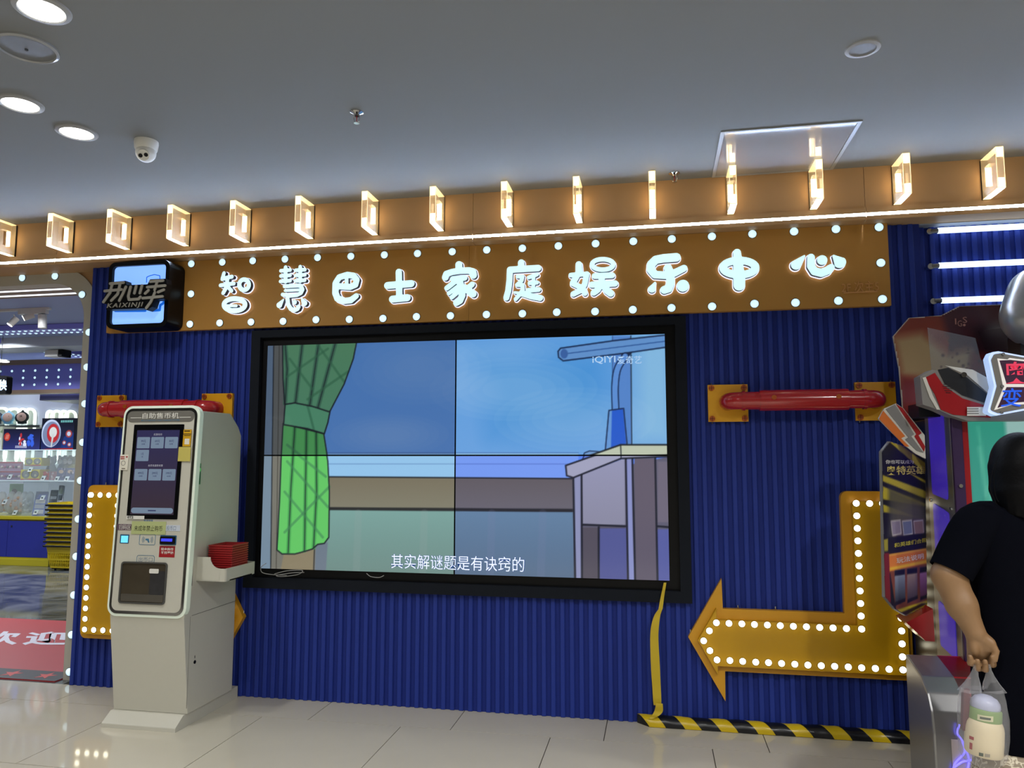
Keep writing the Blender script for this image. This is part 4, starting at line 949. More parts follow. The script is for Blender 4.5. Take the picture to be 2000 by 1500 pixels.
carton(83, 96, 921, zm+.0125, CY+.2, .15, lambda P, w, h: (P.fill([(0, 0), (w, 0), (w, h), (0, h)], (176, 40, 40)), spatter(P, w, h, [(230, 220, 200), (60, 40, 40)], 12, .025)), 'narrow red carton with pale blotches on the middle shelf', side=(170, 40, 40), nx=40)
carton(100, 111, 921, zm+.0125, CY+.2, .15, lambda P, w, h: (P.fill([(0, 0), (w, 0), (w, h), (0, h)], (166, 44, 48)), spatter(P, w, h, [(230, 220, 210), (200, 120, 120)], 10, .02)), 'narrow red carton right of the case divider on the middle shelf', side=(150, 36, 40), nx=40)
for i, (a, b) in enumerate(((112, 128), (129, 146))):
    carton(a, b, 914, zm+.0125, CY+.2, .15, lambda P, w, h: (P.fill([(0, 0), (w, 0), (w, h), (0, h)], (96, 96, 130)), P.disc((w*.5, h*.7), w*.3, h*.15, (220, 180, 150)), spatter(P, w, h, [(40, 36, 50), (200, 180, 190)], 8, .02)), ('left' if i == 0 else 'right')+' grey violet carton with a pale disc on the middle shelf', side=(90, 86, 120), nx=40)
m_pk = [mat('pack_pink', (190, 140, 172), .4), mat('pack_mauve', (150, 110, 150), .4)]
for row, (pt, pb) in enumerate(((902, 919), (921, 938))):
    for k in range(8):
        x0 = -4+5.6*k; a, b = atY(x0, pt, CY+.16), atY(x0+5.0, pb, CY+.16); z0 = zm+.0125+(.125 if row == 0 else 0)
        t = thing('blister_pack', ((a[0]+b[0])/2, CY+.18, z0), ORD[k]+' pink blister pack from the left in the '+('upper' if row == 0 else 'lower')+' row on the middle shelf', 'toy pack', 'pink blister packs on the middle shelf')
        MB().box((a[0], CY+.16, z0), (b[0], CY+.2, z0+.122)).build('card', m_pk[row], t); MB().box((a[0], CY+.158, z0+.1), (b[0], CY+.16, z0+.122)).build('header', mat('pack_header', (176, 50, 70), .4), t)
        MB().lathe([(0, .018), (.014, .012), (.018, 0)], ((a[0]+b[0])/2, CY+.16, z0+.05), (0, -1, 0), 10).build('toy', mat('pack_toy_%d' % (k % 3), [(70, 50, 60), (220, 200, 190), (150, 60, 90)][k % 3], .4), t)
# grey plush figures on the middle shelf at right
for i, (px_, col_) in enumerate(((100, (120, 116, 104)), (121, (92, 96, 98)), (131, (140, 132, 112)), (141, (150, 140, 70)))):
    c = atY(px_, 900, CY+.36); c = np.array((c[0], CY+.37, zm+.0125+.11)); t = thing('soft_toy', (c[0], c[1], zm+.0125), ORD[i]+' muted soft toy from the left at the right end of the middle shelf', 'soft toy', 'soft toys on the middle shelf')
    Blob(c-.16, c+[.16, .16, .26], .012).ell(c, (.075, .06, .11), .02).ell(c+[0, 0, .15], (.065, .055, .06), .02).ell(c+[-.05, 0, .2], (.02, .02, .03), .01).ell(c+[.05, 0, .2], (.02, .02, .03), .01).build('body', mat('softtoy_%d' % i, col_, .9), t)
    MB().lathe([(0, .01), (.03, .006), (.04, 0)], c+[0, -.052, .14], (0, -1, 0), 14).build('muzzle', mat('softtoy_muzzle', (206, 196, 186), .9), t, smooth=True)
# bags and folders in the lower tier
m_bag = mat_clear('sweet_bag_film', (240, 235, 230), .55, .1)
for i, (px_, w_) in enumerate(((2, .14), (20, .17), (33, .13), (45, .12), (56, .10))):
    c = atY(px_, 985, CY+.25); c = np.array((c[0], CY+.25, zT+.14)); col_ = [(196, 176, 160), (180, 120, 60), (188, 128, 64), (190, 150, 110), (214, 206, 204)][i]
    t = thing('sweet_bag', (c[0], c[1], zT+.001), ORD[i]+' puffy bag of sweets from the left in the lower tier of the case', 'sweet bag', 'bags of sweets in the display case')
    Blob(c-.22, c+.25, .014).ell(c, (w_*.5, .07, .12), .03).ell(c+[.02, 0, .12], (.05, .03, .06), .05).build('film', m_bag, t)
    for k in range(16):
        p = c+[rnd.uniform(-.06, .06)*w_/.15, rnd.uniform(-.055, .02), rnd.uniform(-.09, .09)]; MB().lathe([(0, -.028), (.022, -.014), (.026, .004), (.016, .024), (0, .028)], p, rnd.uniform(-1, 1, 3), 8).build('sweet', mat('sweet_%d' % i, col_, .35), t, smooth=True)
a = atY(14, 945, CY+.3); b = atY(33, 985, CY+.3); t = thing('green_pouch', ((a[0]+b[0])/2, CY+.36, zT+.001), 'pale green pouch standing behind the sweets', 'pouch')
MB().box((a[0], CY+.34, zT+.0015), (b[0], CY+.4, a[2])).build('pouch_body', mat('pouch_green', (150, 196, 140), .5), t, bevel=.01); MB().cyl(((a[0]+b[0])/2, CY+.34, a[2]-.12), ((a[0]+b[0])/2, CY+.337, a[2]-.12), .05, n=16).build('pouch_label', mat('pouch_label', (110, 80, 50), .5), t)
def slant(px_t, px_b, wpx, ptop, Y0, colr, lab, stripes=None):
    zb = zT+.002; a = atY(px_b, 1003, Y0); tp = atY(px_t, ptop, Y0+.28); sc = abs(atY(px_b+wpx, 1003, Y0)[0]-a[0]); dxy = np.array((a[0], Y0, zb)); dt = np.array((tp[0], Y0+.28, tp[2]))
    t = thing('slanted_album', (a[0], Y0, zb), lab, 'album', 'albums leaning in the display case'); n = np.cross((1, 0, 0), dt-dxy); n /= np.linalg.norm(n)
    vs = [dxy, dxy+[sc, 0, 0], dt+[sc, 0, 0], dt]; vs2 = [v-n*.02 for v in vs]
    MB().add(vs+vs2, [(0, 1, 2, 3), (7, 6, 5, 4), (0, 4, 5, 1), (1, 5, 6, 2), (2, 6, 7, 3), (3, 7, 4, 0)]).build('cover', mat('album_'+lab[:6], colr, .25), t)
    if stripes:
        for i, c in enumerate(stripes):
            u0, u1 = .08+.84*i/len(stripes), .08+.84*(i+.8)/len(stripes); q = [dxy+(dt-dxy)*u0+[sc*.1, 0, 0], dxy+(dt-dxy)*u0+[sc*.9, 0, 0], dxy+(dt-dxy)*u1+[sc*.9, 0, 0], dxy+(dt-dxy)*u1+[sc*.1, 0, 0]]
            s_ = -1 if n[1] > 0 else 1
            MB().add([v+n*.0015*s_ for v in q]+[v+n*.0004*s_ for v in q], [(0, 1, 2, 3), (7, 6, 5, 4), (0, 4, 5, 1), (1, 5, 6, 2), (2, 6, 7, 3), (3, 7, 4, 0)]).build('cover_print', mat('album_print_%d_%d_%d' % c, c, .3), t)
slant(71, 62, 24, 960, CY+.1, (86, 104, 176), 'blue backed album leaning in the lower tier of the case', [(190, 186, 190), (170, 170, 178), (196, 190, 186), (90, 108, 190)])
slant(100, 90, 15, 957, CY+.12, (40, 44, 60), 'black and white album leaning at the right of the lower tier', [(190, 190, 190), (40, 42, 56), (180, 176, 180), (30, 34, 60), (196, 196, 200), (44, 46, 60)])
slant(116, 108, 10, 948, CY+.14, (190, 190, 196), 'pale speckled album beside the yellow baskets', [(60, 64, 80), (170, 150, 160), (50, 60, 70), (180, 190, 170)])
# price cards
m_card = mat('price_card', (212, 222, 222), .4); m_cardp = mat('price_print', (96, 112, 116), .5)
for i, (px_, py_, tier) in enumerate(((18, 931, 1), (58, 917, 2), (83, 934, 1), (110, 935, 1), (129, 935, 1), (8, 980, 0), (28, 1001, 0), (69, 1000, 0), (100, 1001, 0), (82, 972, 3))):
    Yc = CY+.05; c = atY(px_, py_, Yc); t = thing('price_card', c-[0, 0, .035], ORD[i]+' small white price card set on the display case front', 'price card', 'price cards on the display case')
    w_, h_ = .075, .062; vs = [c+[-w_/2, 0, -h_/2], c+[w_/2-.015, 0, -h_/2], c+[w_/2, .018, h_/2], c+[-w_/2+.015, .018, h_/2]]
    MB().add(vs+[v+np.array([0, .003, 0]) for v in vs], [(0, 1, 2, 3), (7, 6, 5, 4), (0, 4, 5, 1), (1, 5, 6, 2), (2, 6, 7, 3), (3, 7, 4, 0)]).build('card', m_card, t)
    MB().box((c[0]-.015, c[1]+.002, c[2]-.012), (c[0]+.012, c[1]+.006, c[2]+.008)).build('print', m_cardp, t)
# nested yellow shopping baskets
m_bk = mat('basket_yellow', (206, 182, 26), .4)
bx, bY = atY(133, 1100, 4.27)[0], 4.27
def basket_mesh(full):
    mb = MB(); w0, d0, w1, d1, h = .15, .12, .20, .16, .30
    L = lambda t: (w0+(w1-w0)*t, d0+(d1-d0)*t)
    def ring(t0, t1, e=0):
        a, b = L(t0), L(t1)
        for s_ in (-1, 1):
            mb.add([(-a[0], s_*a[1], t0*h), (a[0], s_*a[1], t0*h), (b[0], s_*b[1], t1*h), (-b[0], s_*b[1], t1*h), (-a[0], s_*(a[1]-.006), t0*h), (a[0], s_*(a[1]-.006), t0*h), (b[0], s_*(b[1]-.006), t1*h), (-b[0], s_*(b[1]-.006), t1*h)], [(0,1,2,3),(7,6,5,4),(0,4,5,1),(2,6,7,3)])
            mb.add([(s_*a[0], -a[1], t0*h), (s_*a[0], a[1], t0*h), (s_*b[0], b[1], t1*h), (s_*b[0], -b[1], t1*h), (s_*(a[0]-.006), -a[1], t0*h), (s_*(a[0]-.006), a[1], t0*h), (s_*(b[0]-.006), b[1], t1*h), (s_*(b[0]-.006), -b[1], t1*h)], [(0,1,2,3),(7,6,5,4),(0,4,5,1),(2,6,7,3)])
    mb.box((-w0, -d0, 0), (w0, d0, .006)); ring(0, .07); ring(.32, .40); ring(.62, 1.0)
    for t0, t1 in ((.07, .32), (.40, .62)):
        for i in range(13):
            f = -1+2*i/12; a, b = L(t0), L(t1)
            for s_ in (-1, 1): mb.bar((f*a[0]*.97, s_*(a[1]-.003), t0*h), (f*b[0]*.97, s_*(b[1]-.003), t1*h), .009, .006, up=(0, 1, .01)); 
        for i in range(9):
            f = -1+2*i/8; a, b = L(t0), L(t1)
            for s_ in (-1, 1): mb.bar((s_*(a[0]-.003), f*a[1]*.97, t0*h), (s_*(b[0]-.003), f*b[1]*.97, t1*h), .009, .006, up=(1, 0, .01))
    return mb.mesh('basket_body', m_bk, fixn=False)
bk = basket_mesh(True); rim = MB().loops([rect(-.21, -.17, .21, .17, .02), rect(-.195, -.155, .195, .155, .015)[::-1]], lambda u, v, d: (u, v, d), .29, .305).mesh('rim', m_bk)
hnd = MB().tube([(-.218, -.178, .278), (.218, -.178, .278), (.218, .178, .278)], .013, 8).tube([(.218, .178, .278), (-.218, .178, .278), (-.218, -.178, .278)], .013, 8).mesh('handle', m_black)
NB = 10
for i in range(NB):
    z = .03+.057*i; lab = 'bottom' if i == 0 else 'topmost' if i == NB-1 else ORD[i]+' from the bottom,'
    t = thing('shopping_basket', (bx, bY, z), 'yellow shopping basket, '+lab+(' of the nested stack beside the counter' if i in (0, NB-1) else ' in the nested stack beside the counter'), 'basket', 'nested yellow shopping baskets')
    link('basket_body', bk, (bx, bY, z), t); link('rim', rim, (bx, bY, z), t)
    link('handle', hnd, (bx, bY, z), t)
t = thing('basket_trolley', (bx, bY, 0), 'low black wheeled base under the yellow baskets', 'trolley'); MB().box((bx-.14, bY-.11, .018), (bx+.14, bY+.11, .029)).build('platform', m_black, t)
for x in (-.11, .11):
    for y in (-.08, .08): MB().cyl((bx+x-.01, bY+y, .009), (bx+x+.01, bY+y, .009), .009, n=12).build('wheel', m_black, t)

# ------------------------------------------------------------------ red welcome mat in the doorway
mx0, mx1, my0, my1 = -4.95, -2.63, 0.025, 1.58
t = thing('door_mat', ((mx0+mx1)/2, .8, 0), 'red printed welcome mat with white characters and a starry black edge', 'mat')
MB().box((mx0, my0, 0.0), (mx1, my1, .006)).build('mat_body', mat('mat_red', (172, 40, 46), .45, noise=.05, nscale=5), t)
MB().box((mx0, my0, .0061), (mx1, my0+.19, .0068)).build('black_edge', mat('mat_black', (26, 28, 36), .5), t)
star = lambda cx, cy, r: [(cx+(r if k % 2 == 0 else r*.4)*math.sin(math.pi*k/5), cy+(r if k % 2 == 0 else r*.4)*math.cos(math.pi*k/5)) for k in range(10)]
for k in range(9): MB().loops([star(-2.78-.26*k, my0+.095, .07)], lambda u, v, d: (u, v, d), .0078, .0069).build('star', mat('mat_star', (196, 60, 56), .5), t)
wm = mat('mat_white', (214, 214, 226), .5)
text('欢', (-3.97, .94, .006), .34, .50, wm, t, U=(.985, .17, 0), V=(-.62, .78, 0), bold=.03); text('迎', (-3.59, 1.0, .006), .34, .50, wm, t, U=(.985, .17, 0), V=(-.62, .78, 0), bold=.03)

# ------------------------------------------------------------------ coin kiosk
KL, KR = -1.762, -1.315
kx = (KL+KR)/2
kio = thing('coin_kiosk', (kx, -0.33, 0), 'tall cream self service coin kiosk with a touch screen', 'kiosk')
YZ = lambda u, v, d: (d, -u, v)             # u = distance into the room, v = height
MB().loops([round_poly([(0.03, 0), (0.62, 0), (0.62, 0.022), (0.555, 0.066), (0.03, 0.066)], [0, 0, .008, .01, 0], 3)], YZ, KL-0.0, KR-0.012).build('base_plate', m_cream, kio, bevel=0.006)
prof = [(0.112, 0.0665), (0.538, 0.0665), (0.604, 0.575), (0.546, 1.675), (0.235, 1.677), (0.145, 1.60), (0.112, 1.55)]
MB().loops([prof], YZ, KL+0.004, KR).build('body', m_cream, kio, bevel=0.004)
MB().loops([[(0.30, 0.0), (0.301, 0.0), (0.301, 0.0), (0.30, 0.0)]], YZ, 0, 0) if False else None
# seam of the lower service door
m_seam = mat('seam_dark', (96, 94, 88), .7)
MB().box((KR-.001, -.536, .574), (KR+.0006, -.10, .5765)).build('door_seam', m_seam, kio); MB().box((KR-.001, -.549, .10), (KR+.0006, -.5475, .574)).build('door_seam', m_seam, kio)
# tilted front panel: local frame
pb = np.array((kx, -0.606, 0.573)); ptp = np.array((kx, -0.549, 1.705)); PV = (ptp-pb); PHt = np.linalg.norm(PV); PV /= PHt; PU = np.array((1., 0, 0)); PN = np.cross(PU, PV)
def K(u, v, d): return pb+PU*u+PV*v+PN*d    # u from the middle, v up the panel, d outwards
hw = 0.236
def KP(px_, py_, d=0.012):
    """photo point -> (u, v) on the panel plane"""
    r_ = ray(px_, py_); o = pb+PN*d; t = ((o-CAM)@PN)/(r_@PN); p = CAM+r_*t-o; return float(p@PU), float(p@PV)
m_rim = mat('frosted_rim', (226, 232, 222), .4, emit=(190, 226, 190), es=.12)
pan = MB().loops([rect(-hw, 0, hw, PHt, .055, 8)], K, -0.03, 0.004).build('front_panel', m_rim, kio, bevel=.006)
MB().loops([rect(-hw+.014, .014, hw-.014, PHt-.014, .045, 8)], K, 0.0042, 0.0075).build('mirror_border', m_chrome, pan)
MB().loops([rect(-hw+.03, .03, hw-.03, PHt-.03, .035, 8)], K, 0.0077, 0.0105).build('cream_face', m_cream, pan)
FD = 0.0106
def kplate(name, x0, y0, x1, y1, m, d0=FD, d1=FD+.0015, r=0.0, parent=None, label=None):
    a, b = KP(x0, y1), KP(x1, y0); o = MB().loops([rect(a[0], a[1], b[0], b[1], r, 4)], K, d0, d1).build(name, m, parent or pan)
    if label: o['label'] = label
    return o
def ktext(body, x0, y0, x1, y1, m, parent=None, bold=0.0, d=FD, name='lettering'):
    a, b = KP(x0, y1), KP(x1, y0); c = K((a[0]+b[0])/2, (a[1]+b[1])/2, d); return text(body, c, b[0]-a[0], b[1]-a[1], m, parent or pan, U=PU, V=PV, bold=bold, lift=.0006, name=name)
m_hdr = mat('header_grey', (112, 110, 104), .3); m_kwht = mat('print_white', (225, 225, 218), .5); m_kblu = mat('print_blue', (60, 116, 150), .5)
a, b = KP(250, 818), KP(384, 797); hd_ = MB().loops([rect(-hw+.03, PHt-.03-.062, hw-.03, PHt-.03, .03, 6)], K, FD, FD+.0012).build('header_band', m_hdr, pan)
hc = PHt-.03-.026
text('自助售币机', K(0.0, hc, FD+.0012), .225, .032, m_kwht, hd_, U=PU, V=PV, bold=.006, lift=.0006)
text('MULTI-SERVICE COIN CHANGE SYSTEM', K(0.0, hc-.026, FD+.0012), .235, .0075, m_kblu, hd_, U=PU, V=PV, bold=.01, lift=.0006)
for s_ in (-1, 1): MB().loops([rect(s_*.152-.034, hc-.012, s_*.152+.034, hc-.009)], K, FD+.0013, FD+.0019).build('header_line', m_kwht, hd_)
# touch screen
S0, S1_ = (-.157, .515), (.150, 1.028)
bez = MB().loops([rect(S0[0], S0[1], S1_[0], S1_[1], .004)], K, FD, FD+.004).build('touch_screen', mat('screen_glass', (8, 9, 12), .08), pan)
UIw, UIh = .262, .458; ux0, uy0 = S0[0]+.022, S0[1]+.024
ui = Paint(UIw, UIh, 60, 100, (62, 56, 88)); ui.fill([(0, 0), (UIw, 0), (UIw, UIh), (0, UIh)], (56, 54, 104), col2=(74, 58, 70))
ui.build('screen_picture', mat_paint('kiosk_screen', emit=.55, rough=.1), bez, lambda x, y: K(ux0+x, uy0+y, FD+.0044))
m_btn = mat('screen_button', (40, 46, 60), .1, emit=(150, 172, 196), es=.5, sample=False); m_btx = mat('screen_ink', (30, 34, 70), .3, emit=(56, 62, 100), es=.5, sample=False); m_utx = mat('screen_title', (160, 160, 170), .3, emit=(150, 150, 164), es=.5, sample=False)
def btn(i, j, lines, yv):
    w_, h_ = .078, .062; x0 = ux0+.006+i*.086; y0 = uy0+yv
    b_ = MB().loops([rect(x0, y0, x0+w_, y0+h_, .005, 3)], K, FD+.0046, FD+.0052).build('screen_button', m_btn, bez)
    for k, (tx, fw_, fh_, yy) in enumerate(lines): text(tx, K(x0+w_/2, y0+h_*yy, FD+.0052), fw_, fh_, m_btx, b_, U=PU, V=PV, bold=.008, lift=.0005)
for i, (a, b) in enumerate((('99元', '220枚'), ('69元', '150枚'), ('30元', '55枚'))): btn(i, 0, [(a, .030, .014, .64), (b, .022, .009, .38)], .358)
btn(0, 1, [('1元', .016, .013, .64), ('1枚', .012, .008, .38)], .288)
for i, (a, b) in enumerate((('499元', '1280枚'), ('299元', '750枚'), ('199元', '450枚'))): btn(i, 2, [(a, .036, .014, .64), (b, .024, .009, .38)], .183)
text('买游戏币', K(ux0+UIw/2, uy0+.434, FD+.0046), .052, .012, m_utx, bez, U=PU, V=PV); text('会员充值享优惠', K(ux0+UIw/2, uy0+.264, FD+.0046), .09, .012, m_utx, bez, U=PU, V=PV)
MB().loops([rect(ux0+.004, uy0+.006, ux0+UIw-.004, uy0+.036, .014, 5)], K, FD+.0046, FD+.0052).build('screen_button', m_btn, bez)
MB().loops([rect(ux0+UIw/2-.024, uy0+.018, ux0+UIw/2+.024, uy0+.024)], K, FD+.0053, FD+.0057).build('print_line', m_btx, bez)
MB().loops([rect(S0[0]+.001, S0[1]-.002, S0[0]+.11, S0[1]+.016)], K, FD+.0042, FD+.005).build('paper_strip', m_white, bez); text('0T2', K(S0[0]+.026, S0[1]+.008, FD+.005), .036, .013, m_black, bez, U=PU, V=PV, bold=.02)
# stickers
m_sty = mat('sticker_yellow', (206, 160, 24), .4); m_stp = mat('sticker_plain', (196, 184, 96), .5); m_stw = mat('sticker_white', (226, 222, 208), .5); m_str = mat('sticker_red', (158, 26, 34), .4); m_stb = mat('sticker_ink', (60, 44, 18), .5)
st1 = kplate('sticker', 357, 839, 375, 872, m_sty, FD+.0042, FD+.005, label='yellow notice sticker beside the touch screen'); [kplate('print_line', *q_, m_stb, FD+.005, FD+.0054, parent=st1) for q_ in ((361, 841, 372, 843), (359, 847, 374, 848.5), (360, 850, 373, 851.5))]; kplate('sticker_panel', 361, 857, 371, 868, m_stw, FD+.0052, FD+.0056, parent=st1)
kplate('sticker', 348, 873, 374, 901, m_stp, FD+.0052, FD+.006, label='plain yellowish square sticker overlapping the touch screen')
st3 = kplate('sticker', 233, 888, 252, 918, m_stw, FD+.003, FD+.004, label='white care sticker with a red heart on the left edge'); [kplate('print_line', *q_, m_str, FD+.004, FD+.0044, parent=st3) for q_ in ((236, 891.5, 244, 893.5), (236, 895, 244, 897))]
hc_ = KP(248.5, 892.5); hr = .0055; MB().loops([[(hc_[0]+hr*1.1*(16*math.sin(t)**3)/17, hc_[1]+hr*(13*math.cos(t)-5*math.cos(2*t)-2*math.cos(3*t)-math.cos(4*t))/15) for t in np.linspace(0, 2*math.pi, 25)[:-1]]], K, FD+.0046, FD+.0041).build('heart', m_str, st3)
cc_ = KP(241.5, 904.5); MB().loops([ngon(cc_[0], cc_[1], .0135), ngon(cc_[0], cc_[1], .0115)[::-1]], K, FD+.0046, FD+.0041).build('round_mark', mat('sticker_dark', (60, 58, 60), .5), st3); kplate('print_line', 238, 914.5, 245, 916, m_stb, FD+.004, FD+.0044, parent=st3)
# control strip
m_purp = mat('print_purple', (96, 74, 88), .4); m_pale = mat('print_pale', (200, 208, 222), .4)
kplate('scan_band', 228, 1024, 258, 1035, m_purp); ktext('扫码区', 232, 1025, 256, 1034, m_kwht, d=FD+.0015)
kplate('slot_band', 322, 1026, 352, 1037, m_pale); ktext('投币口', 325, 1027, 344, 1036, mat('print_slate', (110, 130, 150), .5), d=FD+.0015)
[kplate('print_line', 281+4.6*k_, 1015, 284.6+4.6*k_, 1018.5, mat('print_slate')) for k_ in range(4)]
nt_ = kplate('paper_note', 256, 1019, 325, 1043, mat('note_green', (176, 186, 128), .7), FD+.002, FD+.0028, label='pale green paper note taped across the panel'); ktext('未成年禁止购币', 262, 1027, 318, 1037, mat('note_ink', (40, 44, 24), .6), nt_, d=FD+.0028)
sc_ = kplate('scanner_window', 233.5, 1044, 252.5, 1061, mat('scanner_frame', (48, 96, 130), .3), r=.003); kplate('scanner_light', 236, 1046.5, 250.5, 1059.5, mat('scanner_glow', (90, 190, 220), .2, emit=(110, 206, 232), es=.9), FD+.0016, FD+.0022, parent=sc_)
for x0, x1, y0, y1, w_ in ((271, 304, 1044, 1064, .0022),):
    a, b = KP(x0, y1), KP(x1, y0); MB().loops([rect(a[0], a[1], b[0], b[1], .008), rect(a[0]+w_, a[1]+w_, b[0]-w_, b[1]-w_, .006)[::-1]], K, FD, FD+.0012).build('card_reader_outline', m_kblu, pan)
for s_ in (-1, 1):
    for k in range(3):
        c_ = KP(288, 1054); r_ = .016+.0055*k; arc = [(c_[0]+s_*(.006+r_*math.cos(t)), c_[1]+r_*math.sin(t)) for t in np.linspace(-.7, .7, 9)]; arc += [(c_[0]+s_*(.006+(r_-.0014)*math.cos(t)), c_[1]+(r_-.0014)*math.sin(t)) for t in np.linspace(.7, -.7, 9)]
        MB().loops([arc], K, FD, FD+.001).build('signal_arc', m_kblu, pan)
c_ = KP(288, 1055); MB().loops([[(c_[0]-.013, c_[1]+.008), (c_[0]+.006, c_[1]+.008), (c_[0]+.012, c_[1]-.012), (c_[0]+.006, c_[1]-.014), (c_[0]-.002, c_[1]-.002), (c_[0]-.013, c_[1]-.001)]], K, FD, FD+.001).build('card_icon', m_kblu, pan)
nsl = kplate('note_slot', 312, 1046, 345, 1064, mat('scanner_frame'), r=.003); kplate('note_slot_mouth', 314, 1048, 343, 1062, m_black, FD+.0016, FD+.012, r=.004, parent=nsl); kplate('note_slot_light', 317, 1052, 339, 1057, mat('slot_blue', (40, 40, 200), .3, emit=(60, 70, 240), es=1.0), FD+.0121, FD+.0127, parent=nsl)
rs = kplate('red_notice', 310, 1067, 342, 1088, m_str, FD, FD+.001, label='red notice sticker with white characters'); ktext('现金购币', 314, 1070, 339, 1075, m_kwht, rs, bold=.015, d=FD+.001); ktext('不找零钱', 314, 1077, 339, 1082, m_kwht, rs, bold=.015, d=FD+.001)
a, b = KP(266, 1100), KP(302, 1085); MB().loops([rect(a[0], a[1], b[0], b[1], .012), rect(a[0]+.002, a[1]+.002, b[0]-.002, b[1]-.002, .010)[::-1]], K, FD, FD+.0012).build('outlet_label_outline', m_kblu, pan); ktext('出币口', 270, 1088.5, 298, 1097, mat('print_slate'))
# coin outlet: recessed clear window
a, b = KP(231, 1178), KP(328, 1099)
MB().loops([rect(a[0], a[1], b[0], b[1], .018), rect(a[0]+.008, a[1]+.008, b[0]-.008, b[1]-.008, .012)[::-1]], K, FD, FD+.006).build('outlet_frame', mat('outlet_rubber', (74, 74, 72), .4), pan)
MB().loops([rect(a[0]+.008, a[1]+.008, b[0]-.008, b[1]-.008, .012)], K, FD, FD+.0006).build('outlet_back', mat('outlet_grey', (92, 84, 70), .15, metal=.5, noise=.35, nscale=9), pan)
w0, h0 = b[0]-a[0], b[1]-a[1]
MB().loops([rect(b[0]-.10, a[1]+.05, b[0]-.012, b[1]-.045, .008)], K, FD+.0008, FD+.002).build('outlet_chute', mat('outlet_dark', (52, 52, 54), .25, noise=.3, nscale=30), pan)
cq = K(b[0]-.062, b[1]-.035, FD+.002); MB().cyl(cq-PV*.008, cq+PV*.008, .030, .030, 24).build('coin_spout', m_white, pan) if False else MB().loops([rect(b[0]-.105, b[1]-.058, b[0]-.05, b[1]-.034, .006)], K, FD+.002, FD+.005).build('coin_spout', m_white, pan)
MB().box((0, 0, 0), (0, 0, 0)) if False else None
MB().loops([rect(a[0]+.012, a[1]+.012, b[0]-.012, a[1]+.05, .004)], K, FD+.0008, FD+.003).build('outlet_tray', mat('outlet_steel', (110, 106, 98), .3, metal=.6), pan)
# locks on the side
def side_lock(x0, y0, x1, y1, colr, lab):
    a, b = atX(x0, y0, KR), atX(x1, y1, KR); yc = (a[1]+b[1])/2
    pl = MB().box((KR-.002, yc-.016, b[2]), (KR+.0025, yc+.016, a[2])).build('lock_plate', mat('lock_'+lab, colr, .35, metal=.4), kio)
    MB().cyl((KR+.002, yc, a[2]-.035), (KR+.008, yc, a[2]-.035), .010, n=16).build('lock_barrel', m_chrome, pl); MB().box((KR+.002, yc-.006, b[2]+.008), (KR+.007, yc+.006, a[2]-.05)).build('lock_handle', m_black if lab == 'steel' else mat('lock_green2', (30, 70, 50), .3), pl)
side_lock(389, 905, 387, 946, (60, 120, 84), 'green'); side_lock(373, 1102, 371, 1145, (120, 120, 118), 'steel')
p = atX(380, 1293, KR); MB().cyl((KR-.002, p[1], p[2]), (KR+.003, p[1], p[2]), .0095, n=18).build('key_lock', m_black, kio); MB().box((KR, p[1]-.002, p[2]+.02), (KR+.001, p[1]+.002, p[2]+.034)).build('key_mark', m_black, kio)
# side tray
TX0, TX1, TY0, TY1, TZ0, TZ1 = KR, -1.141, -.51, -.2, .754, .882
tray = MB().loops([round_poly([(TX0, TY0), (TX1, TY0), (TX1, TY1), (TX0, TY1)], [0, .04, .04, 0])], lambda u, v, d: (u, v, d), TZ0, TZ0+.006).build('side_tray', m_cream, kio)
def tray_end(y, nm):
    pr_ = [(TX0, TZ0), (TX1-.03, TZ0), (TX1-.03, .826)]+[(TX1-.03-.055+.055*math.cos(t)-.0, .826+.056-.056*math.sin(t)) for t in np.linspace(math.pi/2, math.pi, 8)]+[(TX0, TZ1)]
    pr_ = [(TX0, TZ0), (TX1-.035, TZ0), (TX1-.035, .822)]+[(TX1-.035-.06*math.sin(t), .882-.06*math.cos(t)) for t in np.linspace(0, math.pi/2, 8)]+[(TX0, TZ1)]
    MB().loops([pr_], lambda u, v, d: (u, d, v), y, y+.005).build(nm, m_cream, tray)
tray_end(TY0, 'tray_end'); tray_end(TY1-.005, 'tray_end')
path_ = round_poly([(TX1-.036, TY0), (TX1, TY0), (TX1, TY1), (TX1-.036, TY1)], [0, .034, .034, 0], 8); inn = round_poly([(TX1-.036, TY0+.005), (TX1-.005, TY0+.005), (TX1-.005, TY1-.005), (TX1-.036, TY1-.005)], [0, .03, .03, 0], 8)
MB().loops([path_+inn[::-1]], lambda u, v, d: (u, v, d), TZ0, .822).build('tray_lip', m_cream, tray, smooth=True, angle=30)
# stacked red baskets in the tray
m_rb = mat('basket_red', (158, 30, 34), .4)
def rbk():
    mb = MB(); w0, d0, w1, d1, h = .058, .068, .070, .082, .062
    A = lambda w, d, z: [(-w, -d, z), (w, -d, z), (w, d, z), (-w, d, z)]
    o_ = A(w0, d0, 0)+A(w1, d1, h)+A(w1-.003, d1-.003, h)+A(w0-.003, d0-.003, .003); fs = [(3, 2, 1, 0), (12, 13, 14, 15)]
    for k in range(4):
        n_ = (k+1) % 4; fs += [(k, n_, 4+n_, 4+k), (4+k, 4+n_, 8+n_, 8+k), (8+k, 8+n_, 12+n_, 12+k)]
    mb.add(o_, fs); return mb.mesh('bowl', m_rb)
rb = rbk(); rrim = MB().loops([rect(-.074, -.086, .074, .086, .006), rect(-.066, -.078, .066, .078, .005)[::-1]], lambda u, v, d: (u, v, d), .058, .064).mesh('rim', m_rb)
ribm = MB()
for k in range(-7, 8): ribm.bar((k*.0075, -.0685, .004), (k*.0088, -.0815, .054), .003, .003, up=(0, 1, .2))
